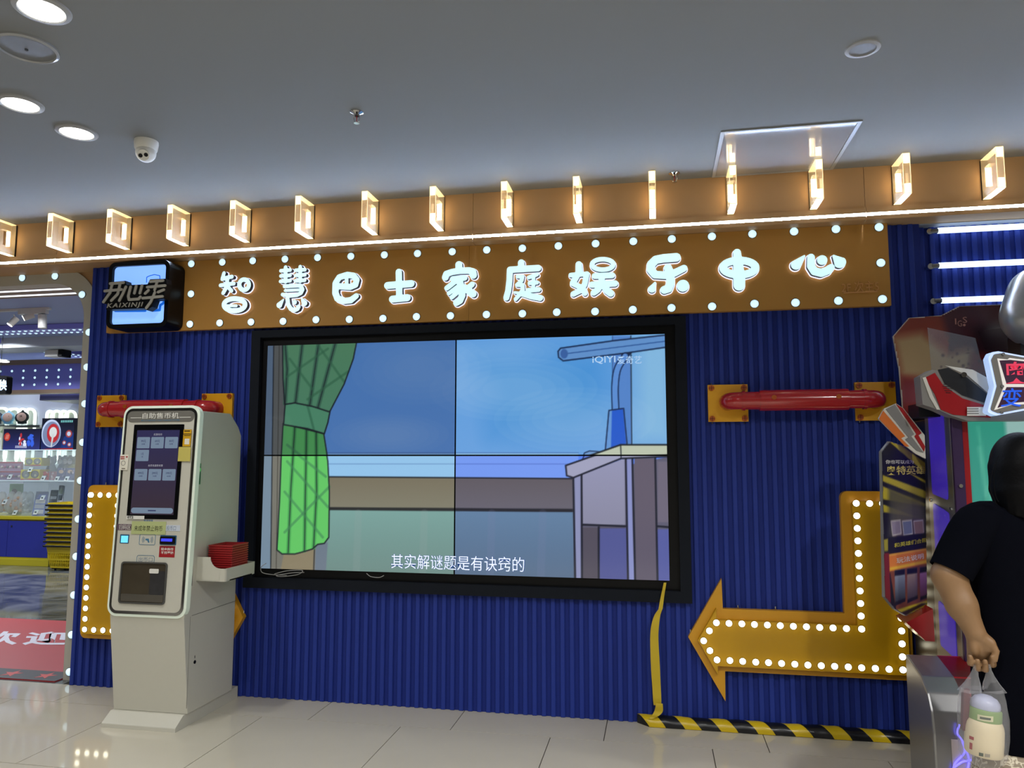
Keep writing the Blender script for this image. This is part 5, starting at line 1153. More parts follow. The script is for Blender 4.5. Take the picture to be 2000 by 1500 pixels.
for k in range(-8, 9): ribm.bar((.0585, k*.0078, .004), (.0705, k*.0092, .054), .003, .003, up=(1, 0, .2))
ribm = ribm.mesh('side_ribs', m_rb, fixn=False)
for i in range(10):
    z = TZ0+.0065+.0125*i; pos = ((TX0+TX1)/2+.002, -.35, z); lab = {0: 'bottom one', 9: 'topmost'}.get(i, ORD[i]+' from the bottom')
    t = thing('coin_basket', pos, 'small red plastic coin basket, '+lab+' of the stack in the kiosk tray', 'basket', 'stacked red coin baskets'); link('bowl', rb, pos, t); link('rim', rrim, pos, t)
    if i == 0: link('side_ribs', ribm, pos, t)['kind'] = 'stuff'

# ------------------------------------------------------------------ yellow strap hanging from the screen, striped floor edging
def ribbon(pts, Y, wpx, name, m, th=.0015):
    P = smooth_path([(*atY(x, y, -Y), w) for x, y, w in pts], 6); vs = []; 
    for k, q in enumerate(P):
        w_ = q[3]/2; tw = .25*math.sin(k*.35); vs += [(q[0]-w_*math.cos(tw), q[1]-w_*math.sin(tw)*.3-.002*math.sin(k*.8), q[2]), (q[0]+w_*math.cos(tw), q[1]+w_*math.sin(tw)*.3-.002*math.sin(k*.8), q[2])]
    n = len(vs); vs2 = [(a, b+th, c) for a, b, c in vs]; fs = []
    for k in range(0, n-2, 2): fs += [(k, k+1, k+3, k+2), (n+k+2, n+k+3, n+k+1, n+k), (k, k+2, n+k+2, n+k), (k+3, k+1, n+k+1, n+k+3)]
    return MB().add(vs+vs2, fs).build(name, m, smooth=True)
m_strap = mat('strap_yellow', (204, 176, 36), .45)
st_ = thing('yellow_strap', (1.13, -.06, .03), 'yellow plastic strap hanging from the screen corner down to the floor edging', 'strap')
for nm, pts, Y in (('strap_upper', [(1299,1138,.014),(1294,1165,.018),(1290,1190,.022)], .062), ('strap_lower', [(1292,1186,.016),(1283,1205,.034),(1278,1240,.044),(1280,1300,.047),(1283,1355,.045),(1284,1378,.040)], .060), ('strap_knot', [(1288,1374,.034),(1286,1390,.045),(1277,1400,.03),(1270,1404,.02)], .066)):
    o = ribbon(pts, Y, 0, nm, m_strap); w_ = o.matrix_world.copy(); o.parent = st_; o.location = (ORG[o.name]-ORG[st_.name]).tolist()
m_tapeY = mat('tape_yellow', (206, 176, 20), .3); m_tapeK = mat('tape_black', (16, 18, 24), .3)
ed = MB(); L0, L1 = 1.02, 2.72; nseg = 120; ns = 10; ring_ = []
for k in range(ns): a = math.pi*k/(ns-1); ring_.append((-.05-.028*math.sin(a)*1.0, .004+.042*(.5+.5*math.cos(a))))
ring_ = [(-.016, .048), (-.030, .050), (-.045, .047), (-.058, .040), (-.067, .030), (-.071, .018), (-.072, .002), (-.016, .002)]
nr = len(ring_); vs = []
for i in range(nseg+1):
    x = L0+(L1-L0)*i/nseg; wob = .002*math.sin(i*.21)+.0012*math.sin(i*.9)
    for k, (y, z) in enumerate(ring_): vs.append((max(L0, min(L1, x+(.011*k if k < nr-1 else .0))), y-wob*.6, z+(wob if z > .01 else 0)))
ed.add(vs, [])
for i in range(nseg):
    for k in range(nr):
        if k == nr-1: mi = 1
        else:
            mi = 0 if (i % 13) < 6 else 1
        ed.f.append([i*nr+k, i*nr+(k+1) % nr, (i+1)*nr+(k+1) % nr, (i+1)*nr+k]); ed.mi.append(mi)
ed.f.append(list(range(nr))); ed.mi.append(1); ed.f.append([nseg*nr+k for k in range(nr)][::-1]); ed.mi.append(1)
o = ed.build('hazard_edging', [m_tapeY, m_tapeK], smooth=True, angle=50); tag(o, 'black and yellow hazard taped edging along the foot of the blue wall', 'edging')

# ------------------------------------------------------------------ white light tubes on the recessed wall
m_tube = mat('tube_glow', (255, 255, 255), .3, emit=(206, 232, 255), es=2.4)
for i, (px_, py_) in enumerate(((1815, 453), (1817, 521), (1822, 589))):
    p = atY(px_, py_, .03); t = thing('light_tube', p, ['top', 'middle', 'lowest'][i]+' of three white light tubes on the blue wall at right', 'light tube', 'white wall light tubes')
    MB().cyl((p[0], .058, p[2]), (p[0], .02, p[2]), .016, n=20).build('bracket', m_chrome, t, smooth=True); MB().cyl((p[0]+.005, .03, p[2]+.002), (p[0]+.042, .03, p[2]+.004), .013, n=20).build('end_cap', m_steel, t, smooth=True)
    MB().cyl((p[0]+.042, .03, p[2]+.004), (p[0]+2.0, .03, p[2]+.004), .0155, n=20).build('tube', m_tube, t, smooth=True); MB().cyl((p[0]+2.0, .03, p[2]+.004), (p[0]+2.03, .03, p[2]+.004), .013, n=20).build('end_cap', m_steel, t, smooth=True); MB().cyl((p[0]+2.04, .058, p[2]), (p[0]+2.04, .02, p[2]), .016, n=20).build('bracket', m_chrome, t, smooth=True)

# ------------------------------------------------------------------ arcade card machine
MXL, MXR, MYF = 2.39, 3.32, -0.73
mc = thing('arcade_machine', (2.85, -.45, 0), 'red and silver arcade card machine with a teal lit screen', 'arcade machine')
m_mred = mat('machine_red', (148, 26, 32), .2); m_msil = mat('machine_silver', (150, 150, 152), .32, metal=.75); m_mgry = mat('machine_grey', (120, 118, 116), .4); m_mwht = mat('machine_white', (196, 194, 188), .35); m_mpur = mat('machine_purple', (46, 24, 66), .35); m_mblk = mat('machine_black', (18, 20, 26), .3)
MB().box((MXL+.012, -.715, 0), (MXR, -.09, 1.60)).build('cabinet', m_mblk, mc, bevel=.006)
# silver side column with violet lenses
SX = lambda u, v, d: (MXL+.012-d, -u, v)
col_o = [(.43, .50), (.47, .46), (.70, .46), (.73, .50), (.73, 1.70), (.66, 1.80), (.43, 1.80)]
side = MB().loops([col_o], SX, 0.0, .012).build('side_panel', m_msil, mc, bevel=.003)
def mat_glitter():
    m = mat('violet_lens', (70, 50, 190), .3, emit=(74, 44, 226), es=.28); nt = m.node_tree; b = nt.nodes['Principled BSDF']
    tc = nt.nodes.new('ShaderNodeTexCoord'); v = nt.nodes.new('ShaderNodeTexVoronoi'); v.inputs['Scale'].default_value = 420
    cr = nt.nodes.new('ShaderNodeValToRGB'); cr.color_ramp.elements[0].position = .12; cr.color_ramp.elements[0].color = (.35, .25, 1, 1); cr.color_ramp.elements[1].position = .35; cr.color_ramp.elements[1].color = tuple(s2l((66, 36, 206)))+(1,)
    nt.links.new(tc.outputs['Object'], v.inputs['Vector']); nt.links.new(v.outputs['Distance'], cr.inputs[0]); nt.links.new(cr.outputs[0], b.inputs['Emission Color']); return m
m_lens = mat_glitter()
for z0, z1 in ((1.235, 1.66), (.80, 1.215), (.56, .78)):
    MB().loops([round_poly([(.485, z0+.02), (.67, z0), (.67, z1-.035), (.485, z1)], .015, 3)], SX, .0122, .0145).build('violet_lens', m_lens, side)
for u, v in ((.46, 1.73), (.46, 1.225), (.70, 1.20), (.47, .49), (.70, .49), (.70, .79)): MB().cyl(SX(u, v, .012), SX(u, v, .018), .008, n=12).build('bolt', m_chrome, side)
# front frame: purple post, red surround, screen
MB().box((MXL+.002, MYF-.015, .56), (MXL+.045, MYF+.03, 1.64)).build('front_post', m_mpur, mc, bevel=.004)
for z in (.62, .95, 1.30): MB().cyl((MXL+.024, MYF-.015, z), (MXL+.024, MYF-.021, z), .008, n=12).build('bolt', m_chrome, mc)
sx0, sx1, sz0, sz1 = XZ(1889, 815, MYF)[0], MXR-.11, .86, XZ(1900, 815, MYF)[1]
MB().loops([[(MXL+.045, .56), (MXR, .56), (MXR, 1.70), (MXL+.045, 1.70)], [(sx0, .90), (sx0+.03, sz0), (sx1, sz0), (sx1, sz1), (sx0, sz1)][::-1]], WALL, -MYF, .716).build('screen_surround', m_mred, mc)
def tealp(P, w, h):
    P.fill([(0, 0), (w, 0), (w, h), (0, h)], (150, 190, 184), col2=(166, 198, 190)); P.fill([(0, 0), (w*.22, 0), (w*.2, h), (0, h)], (48, 150, 128), col2=(70, 160, 150))
    for k in range(9): P.stroke([(w*rnd.uniform(0, .2), 0), (w*rnd.uniform(0, .2), h*rnd.uniform(.3, 1))], .008, [(120, 206, 180), (30, 120, 96), (90, 190, 160)][k % 3], .6)
    for k in range(5): P.stroke([(w*rnd.uniform(.25, 1), h*rnd.uniform(0, 1)) for _ in range(3)], .006, (190, 214, 206), .4)
P = Paint(sx1-sx0-.006, sz1-sz0-.006, 80, 90); tealp(P, P.w, P.h); P.build('game_screen', mat_paint('machine_screen', emit=.85, rough=.1), mc, lambda x, y: (sx0+.003+x, -.7165, sz0+.003+y))
# hood above the screen
def MPX(x, y, Y): return XZ(x, y, Y)
HY = -.80
hood = thing('tmp', (0, 0, 0), 'x', 'x'); bpy.data.objects.remove(hood)
def mplate(name, pts, Y, m, th=.02, parent=None, px_=True, r=0.0):
    q = [MPX(x, y, Y) for x, y in pts] if px_ else pts
    return MB().loops([round_poly(q, r, 3) if r else q], WALL, -Y, -Y-th).build(name, m, parent or mc)
hd_ = mplate('hood', [(1797,735),(1820,722),(1900,735),(1960,770),(2010,790),(2010,822),(1890,822),(1858,812),(1832,800),(1802,790)], HY, m_mgry, .08)
mplate('red_cheek', [(1806,738),(1826,728),(1842,752),(1880,778),(1935,795),(1935,816),(1862,810),(1838,800),(1826,770)], HY-.003, m_mred, .003, hd_)
mplate('black_swoosh', [(1832,722),(1852,718),(1890,738),(1935,775),(1935,790),(1880,772),(1845,748)], HY-.004, m_mblk, .004, hd_)
mplate('white_swoosh', [(1846,714),(1900,722),(1960,755),(2010,775),(2010,784),(1935,772),(1890,733)], HY-.005, m_mwht, .005, hd_)
mplate('white_trim', [(1802,738),(1808,736),(1822,772),(1836,800),(1830,800),(1816,776)], HY-.005, m_mwht, .005, hd_)
for r_ in range(7):
    for c_ in range(-5, 6):
        if abs(c_)+abs(r_-3)*.9 < 5.2:
            q = MPX(1852+c_*2.1, 742+r_*4.2, HY-.0035); MB().loops([ngon(q[0], q[1], .0018, 6)], WALL, -HY+.0042, -HY+.003).build('speaker_hole', m_mblk, hd_)
q = MPX(1882, 732, HY-.006); MB().cyl((q[0], HY-.005, q[1]), (q[0], HY-.012, q[1]), .011, n=16).build('bolt', m_chrome, hd_)
lbw = mplate('white_label', [(1889,795),(1926,795),(1926,812),(1889,812)], HY-.012, m_white, .002, hd_); q = MPX(1904, 803, HY-.013)
for k in range(3): MB().box((q[0]-.03, HY-.0145, q[1]-.012+.01*k), (q[0]+.014, HY-.0138, q[1]-.008+.01*k)).build('label_line', m_mgry, lbw)
MB().box((2.68, HY, 1.60), (MXR, HY+.09, 1.735)).build('hood_cap', m_mred, mc, bevel=.01); MB().box((MXL+.05, HY+.02, 1.60), (MXR-.02, -.10, 1.70)).build('hood_roof', m_mblk, mc, bevel=.01)
# picture backboard (plain coloured, no figure)
BBY = -.22
bb = [MPX(x, y, BBY) for x, y in ((1744,657),(1775,621),(1838,616),(1873,598),(2060,590),(2060,810),(1764,810),(1756,720))]
bbo = MB().loops([bb], WALL, -BBY, -BBY-.012).build('backboard', mat('board_edge', (196, 190, 180), .3), mc)
bw, bh = max(p[0] for p in bb)-min(p[0] for p in bb), max(p[1] for p in bb)-min(p[1] for p in bb); bx_, bz_ = min(p[0] for p in bb), min(p[1] for p in bb)
# print as a mesh clipped to the board outline
P = Paint(bw, bh, 150, 96, (70, 26, 30)); rel = lambda x, y: (MPX(x, y, BBY)[0]-bx_, MPX(x, y, BBY)[1]-bz_)
P.fill([rel(*p) for p in ((1740,600),(1860,600),(1850,700),(1840,815),(1740,815))], (120, 44, 34), col2=(150, 70, 44)); P.fill([rel(*p) for p in ((1745,660),(1800,650),(1850,690),(1900,680),(1905,745),(1830,740),(1760,735))], (176, 152, 110), .95, soft=.03); P.fill([rel(*p) for p in ((1760,735),(1830,745),(1850,815),(1760,815))], (130, 36, 30), .9, soft=.02)
P.fill([rel(*p) for p in ((1835,600),(2070,580),(2070,690),(1930,700),(1890,670),(1850,655))], (66, 22, 34), .95, soft=.02); P.fill([rel(*p) for p in ((1900,640),(2070,620),(2070,720),(1930,725))], (36, 16, 24), .9, soft=.03); P.fill([rel(*p) for p in ((1900,690),(2000,690),(1990,730),(1890,735))], (120, 30, 32), .7, soft=.02)
for k in range(26):
    a = rel(1855+rnd.uniform(-20, 60), 690+rnd.uniform(-30, 35)); P.disc(a, .004*rnd.uniform(.4, 2), .004*rnd.uniform(.4, 2), (60, 30, 24), .8)
inside_ = []
def in_poly(p, l):
    c = False
    for i in range(len(l)):
        a, b = l[i], l[(i+1) % len(l)]
        if (a[1] > p[1]) != (b[1] > p[1]) and p[0] < (b[0]-a[0])*(p[1]-a[1])/(b[1]-a[1])+a[0]: c = not c
    return c
ob_ = P.build('board_print', mat_paint('board_print', rough=.25), bbo, lambda x, y: (bx_+x, BBY-.0012, bz_+y))
bm = bmesh.new(); bm.from_mesh(ob_.data); oo = ORG[ob_.name]; dead = [v for v in bm.verts if not in_poly((v.co.x+oo[0], v.co.z+oo[2]), bb)]; bmesh.ops.delete(bm, geom=dead, context='VERTS'); bm.to_mesh(ob_.data); bm.free()
m_igs = mat('maker_mark', (176, 120, 110), .4)
for ch, x, y in (('I', 1866, 628), ('G', 1874, 632), ('S', 1884, 625)):
    q = MPX(x, y, BBY); text(ch, (q[0], BBY-.002, q[1]), 0.006 if ch == 'I' else .020, .030, m_igs, bbo, bold=-.004)
q = MPX(1883, 635, BBY); MB().loops([ngon(q[0], q[1], .006, 12)], WALL, -BBY+.003, -BBY+.0015).build('maker_dot', m_igs, bbo)
# clear acrylic guard in front of the hood
mplate('clear_guard', [(1812,640),(1905,660),(1915,700),(1960,770),(1940,800),(1880,735),(1820,722)], -.62, mat_clear('guard_acrylic', (225, 235, 245), .93), .004)
# plain silver topper
tp = MPX(1985, 615, -.6); c_ = np.array((tp[0]+.10, -.62, tp[1]-.01)); Blob(c_-.34, c_+.36, .012).ell(c_, (.17, .15, .15), .03).ell(c_+[-.02, .03, .10], (.10, .14, .12), .05).build('silver_topper', mat('topper_silver', (168, 168, 166), .28, metal=.6), mc)
MB().box((c_[0]-.10, -.62, c_[2]-.35), (c_[0]+.10, -.50, c_[2]-.08)).build('topper_neck', m_mblk, mc)
# glowing name plate
NPY = -.90
npo = [(1928,805),(1942,755),(1930,700),(1936,688),(1950,686),(2010,697),(2075,686),(2090,700),(2078,755),(2092,805),(2075,816),(2010,800),(1945,812)]
npl = mplate('name_plate', npo, NPY, mat('plate_edge_glow', (220, 230, 250), .3, emit=(150, 186, 240), es=.7), .05, r=.012)
cq = np.array([MPX(x, y, NPY) for x, y in npo]); cm = cq.mean(0); mplate('plate_face', [tuple(cm+(p-cm)*.93) for p in cq], NPY-.003, m_mgry, .003, npl, px_=False, r=.01)
m_p1 = mat('plate_white', (230, 226, 220), .4, emit=(224, 220, 226), es=.35); m_p2 = mat('plate_red', (200, 50, 80), .4, emit=(222, 60, 96), es=.5); m_p3 = mat('plate_blue', (20, 80, 210), .4, emit=(20, 84, 226), es=.55)
mplate('plate_outline', [(1948,700),(1968,702),(1972,699),(2012,704),(2052,699),(2072,700),(2058,752),(2068,797),(2040,790),(2012,789),(1975,791),(1942,801),(1960,757)], NPY-.006, m_p1, .003, npl)
for bgp in ([(1952,704),(1974,703),(2012,707),(2050,703),(2068,704),(2056,750),(1966,750)], [(1966,756),(2056,756),(2063,793),(2012,784),(1976,787),(1948,797)]): mplate('plate_ground', bgp, NPY-.0066, mat('plate_dark', (60, 20, 60), .4), .0006, npl)
a, b = MPX(1959, 750, NPY), MPX(2006, 706, NPY); text('奥', ((a[0]+b[0])/2, NPY-.0068, (a[1]+b[1])/2), b[0]-a[0], b[1]-a[1], m_p2, npl, bold=.012); a, b = MPX(1953, 795, NPY), MPX(1994, 758, NPY); text('变', ((a[0]+b[0])/2, NPY-.0068, (a[1]+b[1])/2), b[0]-a[0], b[1]-a[1], m_p3, npl, bold=.012, shear=.15)
for x, y in ((1958, 692), (1956, 755), (1955, 806)): q = MPX(x, y, NPY); MB().cyl((q[0], NPY-.003, q[1]), (q[0], NPY-.010, q[1]), .006, n=10).build('bolt', m_steel, npl)
MB().box((tp[0]-.02, NPY+.05, MPX(1990, 790, NPY)[1]), (tp[0]+.02, HY+.0, MPX(1990, 770, NPY)[1])).build('plate_arm', m_mblk, mc)
# angled poster wing at the left
wa, wb = np.array((2.108, -.75)), np.array((2.392, -.43)); wl = np.linalg.norm(wb-wa); wd = (wb-wa)/wl; wn = np.array((wd[1], -wd[0]))
def WG(u, v, d): q = wa+wd*u+wn*d; return (q[0], q[1], v)
def WP(px_, py_):
    r_ = ray(px_, py_); n3 = np.array((wn[0], wn[1], 0)); o3 = np.array((wa[0], wa[1], 0)); t = ((o3-CAM)@n3)/(r_@n3); p = CAM+r_*t; return (float((p[:2]-wa)@wd), float(p[2]))
wo = [WP(x, y) for x, y in ((1722,882),(1738,862),(1772,873),(1807,897),(1811,1182),(1770,1203),(1748,1190),(1728,1166))]
wing = MB().loops([wo], WG, 0, -.012).build('poster_wing', m_msil, mc)
pz0, pz1 = min(p[1] for p in wo), max(p[1] for p in wo); pw = max(p[0] for p in wo); pu0 = min(p[0] for p in wo)
P = Paint(pw-pu0, pz1-pz0, 90, 170, (24, 24, 26)); wr = lambda x, y: (WP(x, y)[0]-pu0, WP(x, y)[1]-pz0)
yl = (196, 178, 40)
for q in (((1736,862),(1750,862),(1808,905),(1808,925)), ((1724,928),(1810,960),(1810,975),(1724,940)), ((1724,950),(1810,985),(1810,990),(1724,975)), ((1724,985),(1790,1010),(1724,1000)), ((1760,915),(1810,940),(1810,946))): P.fill([wr(*p) for p in q], yl, .95)
P.fill([wr(*p) for p in ((1735,950),(1810,985),(1810,1045),(1735,1045))], (70, 70, 66), .8, soft=.02); P.fill([wr(*p) for p in ((1745,975),(1800,965),(1808,1040),(1745,1050))], (120, 112, 84), .5, soft=.04)
P.fill([wr(*p) for p in ((1738,1018),(1805,1012),(1805,1045),(1745,1050))], (90, 76, 82), .9)
for k in range(3): P.fill([wr(1740+22*k, 1018), wr(1758+22*k, 1016), wr(1760+22*k, 1042), wr(1743+22*k, 1046)], [(140, 130, 150), (110, 120, 150), (150, 120, 110)][k], .9); P.stroke([wr(1740+22*k, 1018), wr(1758+22*k, 1016), wr(1760+22*k, 1042), wr(1743+22*k, 1046)], .004, (210, 206, 200), closed=True)
P.fill([wr(*p) for p in ((1734,1050),(1812,1040),(1812,1068),(1734,1082))], (22, 22, 24)); P.fill([wr(*p) for p in ((1734,1083),(1812,1070),(1812,1110),(1734,1118))], (206, 112, 40), col2=(214, 128, 44)); P.stroke([wr(1734,1085), wr(1812,1072)], .006, (222, 170, 60)); P.stroke([wr(1734,1112), wr(1812,1096)], .012, (226, 176, 40))
P.fill([wr(*p) for p in ((1722,1080),(1736,1080),(1740,1190),(1728,1170))], (116, 30, 30)); P.fill([wr(*p) for p in ((1722,1055),(1734,1052),(1734,1076),(1722,1078))], (150, 140, 40)); P.fill([wr(*p) for p in ((1738,1116),(1812,1100),(1812,1175),(1750,1192))], (120, 64, 40))
for k, (x0, c1, c2) in enumerate(((1747, (40, 44, 56), (150, 160, 180)), (1771, (60, 50, 70), (176, 150, 130)), (1796, (90, 40, 70), (180, 130, 160)))):
    q = [wr(x0, 1114-3*k), wr(x0+20, 1111-3*k), wr(x0+21, 1174-5*k), wr(x0+1, 1183-5*k)]; P.fill(q, c2, col2=c1); P.fill([wr(x0, 1114-3*k), wr(x0+20, 1111-3*k), wr(x0+20, 1122-3*k), wr(x0, 1125-3*k)], (20, 20, 22)); P.fill([wr(x0+1, 1176-5*k), wr(x0+21, 1168-5*k), wr(x0+21, 1174-5*k), wr(x0+1, 1183-5*k)], (20, 20, 26))
P.fill([wr(*p) for p in ((1748,1192),(1812,1172),(1812,1184),(1765,1205))], yl); P.fill([wr(*p) for p in ((1752,1200),(1800,1178),(1812,1178),(1765,1204))], (24, 24, 26), .9)
ob_ = P.build('poster_print', mat_paint('poster_print', rough=.45), wing, lambda x, y: WG(pu0+x, pz0+y, .0008))
bm = bmesh.new(); bm.from_mesh(ob_.data); oo = ORG[ob_.name]; dead = [v for v in bm.verts if not in_poly((float((np.array((v.co.x+oo[0], v.co.y+oo[1]))-wa)@wd), v.co.z+oo[2]), wo)]; bmesh.ops.delete(bm, geom=dead, context='VERTS'); bm.to_mesh(ob_.data); bm.free()
def wtext(body, pts, m, bold=.02):
    """pts: photo corners left-bottom, right-bottom, left-top"""
    A, B, Cc = [np.array(WG(*WP(x, y), .0012)) for x, y in pts]; U_ = B-A; V_ = Cc-A; v, f = glyphs(body, bold); lo, hi = v.min(0), v.max(0); s_ = (v-lo)/(hi-lo+1e-9)
    from_arrays('lettering', A+np.outer(s_[:, 0], U_)+np.outer(s_[:, 1], V_), f, m, wing, smooth=False)
m_pw = mat('poster_white', (206, 204, 196), .4); m_py = mat('poster_yellow', (214, 196, 96), .4); m_py2 = mat('poster_yellow2', (196, 184, 40), .4)
wtext('你也可以成为', ((1729,906),(1784,906),(1729,898)), m_pw); wtext('奥特英雄', ((1730,928),(1806,926),(1730,910)), m_py, .012); wtext('和英雄们合照!', ((1746,1070),(1812,1058),(1746,1061)), m_py2, .01); wtext('玩法说明', ((1751,1101),(1804,1091),(1750,1090)), m_pw, .01)
# red wedge and fin plates by the wing
wr_ = lambda x, y: MPX(x, y, -.60)
MB().loops([[wr_(*p) for p in ((1770,1216),(1822,1189),(1826,1253),(1808,1252))]], WALL, .60, .45).build('red_wedge', m_mred, mc)
FPY = -.66
fin_ = mplate('lightning_plate', [(1716,818),(1727,798),(1750,788),(1764,797),(1806,850),(1808,896),(1788,886),(1770,872)], FPY, m_mwht, .014)
for nm, m_, q in (('orange_band', mat('fin_orange', (196, 104, 42), .3), [(1717,818),(1725,802),(1768,852),(1760,856),(1776,872),(1768,872)]), ('silver_band', m_msil, [(1730,799),(1748,790),(1786,848),(1780,852),(1804,884),(1790,880),(1768,858),(1774,854)]), ('red_band', m_mred, [(1750,789),(1763,797),(1800,846),(1794,850),(1807,872),(1805,882),(1786,852),(1790,848)])): mplate(nm, q, FPY-.003, m_, .003, fin_)
MB().box((2.30, -.64, 1.60), (2.41, -.50, 1.66)).build('fin_bracket', m_mblk, mc)
# console
cf = [( .70, .0), (1.0, .0), (1.0, .36), (.985, .44), (.95, .50), (.88, .545), (.70, .585)]
con = MB().loops([round_poly(cf, [0, 0, .03, .03, .03, .03, 0], 3)], lambda u, v, d: (d, -u, v), 2.175, 3.3).build('console', m_msil, mc, bevel=.008)
MB().loops([[(.70, .50), (.985, .40), (.985, .44), (.95, .50), (.88, .545), (.70, .585)]], lambda u, v, d: (d, -u, v), 2.30, 3.2).build('console_red', m_mred, con)
MB().box((2.235, -1.006, .03), (3.25, -1.001, .345)).build('console_panel', mat('console_pale', (190, 178, 176), .15), con)
m_neon = mat('neon_violet', (120, 110, 255), .3, emit=(112, 104, 255), es=1.8)
NE = lambda x, y: tuple(atY(x, y, -1.012))
for i, q in enumerate((((1874,1415),(1870,1432),(1880,1448),(1884,1470),(1866,1490),(1858,1515)), ((1880,1450),(1892,1480),(1890,1505)), ((1862,1500),(1880,1488),(1900,1484),(1916,1476)), ((1905,1500),(1912,1480),(1914,1470)), ((1868,1520),(1885,1505),(1905,1512)))): MB().tube(smooth_path([NE(*p) for p in q], 5), .0035, 8).build('neon_line', m_neon, con, smooth=True)

# ------------------------------------------------------------------ person seen from behind at the machine
RX = np.array((RR[0], RR[1], 0.0)); RX /= np.linalg.norm(RX); FX = np.array((-RX[1], RX[0], 0.0))
c0 = np.array((2.352, -1.415, 0.0))
def B(r, f, z): return c0+RX*r+FX*f+np.array((0, 0, z))
per = thing('person', c0, 'person with black hair in a dark navy T-shirt seen from behind, holding a plastic bag', 'person')
m_skin = mat('skin', (128, 97, 66), .5, noise=.06, nscale=40); m_shirt = mat('navy_cotton', (6, 7, 14), .95, spec=0.04, noise=.12, nscale=60, bump=.2, bscale=500); m_hair = mat('black_hair', (6, 6, 8), .5, spec=0.1, bump=.5, bscale=90)
# T-shirt under sleeve: one continuous body with a five fingered left hand
E_ = atD(1853, 1124, 2.5); F1 = atD(1878, 1182, 2.46); W_ = atD(1905, 1236, 2.425)
bl = Blob(B(-.45, -.35, -.01)-[.1, .1, 0], B(.35, .4, 1.5)+[.15, .15, .03], .0055)
bl.ell(B(0, .005, 1.385), (.072, .088, .108), .02).ell(B(0, .05, 1.345), (.05, .05, .06), .03).cone(B(0, 0, 1.30), B(0, -.005, 1.20), .045, .055, .03)
bl.ell(B(0, .098, 1.375), (.012, .02, .02), .012)
for s_ in (-1, 1): bl.ell(B(.074*s_, 0, 1.375), (.010, .018, .028), .006)
bl.cone(B(-.11, 0, 1.205), B(.11, 0, 1.205), .05, .05, .03).ell(B(0, 0, 1.08), (.135, .088, .15), .05).ell(B(0, 0, .88), (.13, .09, .14), .06).ell(B(0, -.01, .75), (.145, .10, .11), .05)
for s_ in (-1, 1): bl.cone(B(.075*s_, 0, .72), B(.08*s_, .01, .40), .075, .05, .04).cone(B(.08*s_, .01, .40), B(.085*s_, -.005, .08), .046, .032, .02).cone(B(.085*s_, -.01, .045), B(.09*s_, .12, .03), .03, .024, .02)
SL = B(-.150, 0, 1.205)
bl.cone(SL, E_, .052, .050, .03).cone(E_, F1, .051, .046, .02).cone(F1, W_, .044, .031, .02)
SRt = B(.150, 0, 1.205); ER = B(.20, .05, .96); WR_ = B(.15, .24, .90); bl.cone(SRt, ER, .05, .043, .03).cone(ER, WR_, .043, .028, .02)
kn = [(1940, 1283, 2.43), (1926, 1291, 2.432), (1911, 1290, 2.432), (1897, 1282, 2.43)]
for k in kn: bl.cone(W_, atD(*k), .024, .0125, .010)
bl.ell(atD(1916, 1263, 2.422), (.036, .020, .038), .012).ell(atD(1929, 1258, 2.408), (.020, .018, .028), .012).ell(atD(1902, 1266, 2.412), (.014, .016, .026), .010)
lens_ = [1.0, 1.1, 1.02, .85]
for i, (x, y, D) in enumerate(kn):
    L = lens_[i]; p1 = atD(x-1, y+15*L, D-.010); p2 = atD(x-2, y+15*L, D-.036*L); p3 = atD(x-2, y+1, D-.044*L)
    bl.cone(atD(x, y, D), p1, .0118, .0106, .0025).cone(p1, p2, .0104, .0096, .0025).cone(p2, p3, .0096, .0082, .0025)
t0, t1, t2, t3 = atD(1918, 1246, 2.412), atD(1936, 1256, 2.398), atD(1945, 1272, 2.388), atD(1943, 1289, 2.384)
bl.cone(t0, t1, .016, .0135, .008).cone(t1, t2, .0125, .0105, .003).cone(t2, t3, .0105, .0085, .003)
for i in range(5):                                       # right hand resting on the console
    a = WR_+FX*.05+RX*(-.03+.015*i); bl.cone(WR_, a, .022, .012, .008).cone(a, a+FX*.045+np.array((0, 0, -.015)), .010, .0085, .003).cone(a+FX*.045+np.array((0, 0, -.015)), a+FX*.06+np.array((0, 0, -.04)), .0085, .0075, .003)
body = bl.build('body', m_skin, per)
m_nail = mat('nail', (206, 150, 130), .3)
hb = Blob(B(-.2, -.25, 1.10), B(.2, .25, 1.56), .008)
hb.ell(B(0, -.012, 1.392), (.088, .102, .113), .02)
for k in range(15):
    a = math.radians(-112+16*k); rx, ry = math.sin(a), -math.cos(a); w_ = random.uniform(-.006, .006)
    hb.cone(B(.062*rx, -.012+.072*ry, 1.385), B(.070*rx, -.018+.080*ry, 1.31), .030, .026, .012).cone(B(.070*rx, -.018+.080*ry, 1.31), B(.074*rx+w_, -.026+.076*ry, 1.235+random.uniform(-.014, .012)), .025, .010, .010)
hb.ell(B(0, -.03, 1.31), (.075, .07, .075), .02)
hair = hb.build('hair', m_hair, per)
for k, q in enumerate((((1943,905),(1935,935),(1934,955),(1942,975),(1946,985)), ((1950,890),(1941,930),(1944,965),(1950,980)))): MB().tube(smooth_path([tuple(atD(x, y, 2.46)) for x, y in q], 5), .0015, 6).build('loose_strand', m_hair, hair)
def rings(R_, n=40, caps=False):
    mb = MB(); vs = []
    for (r0, f0, z, a, b) in R_:
        for k in range(n): t = 2*math.pi*k/n; w_ = 1+.015*math.sin(5*t+z*17)+.010*math.sin(9*t-z*31); vs.append(B(r0+a*w_*math.cos(t), f0+b*w_*math.sin(t), z))
    return mb.add(vs, [(i*n+k, i*n+(k+1) % n, (i+1)*n+(k+1) % n, (i+1)*n+k) for i in range(len(R_)-1) for k in range(n)])
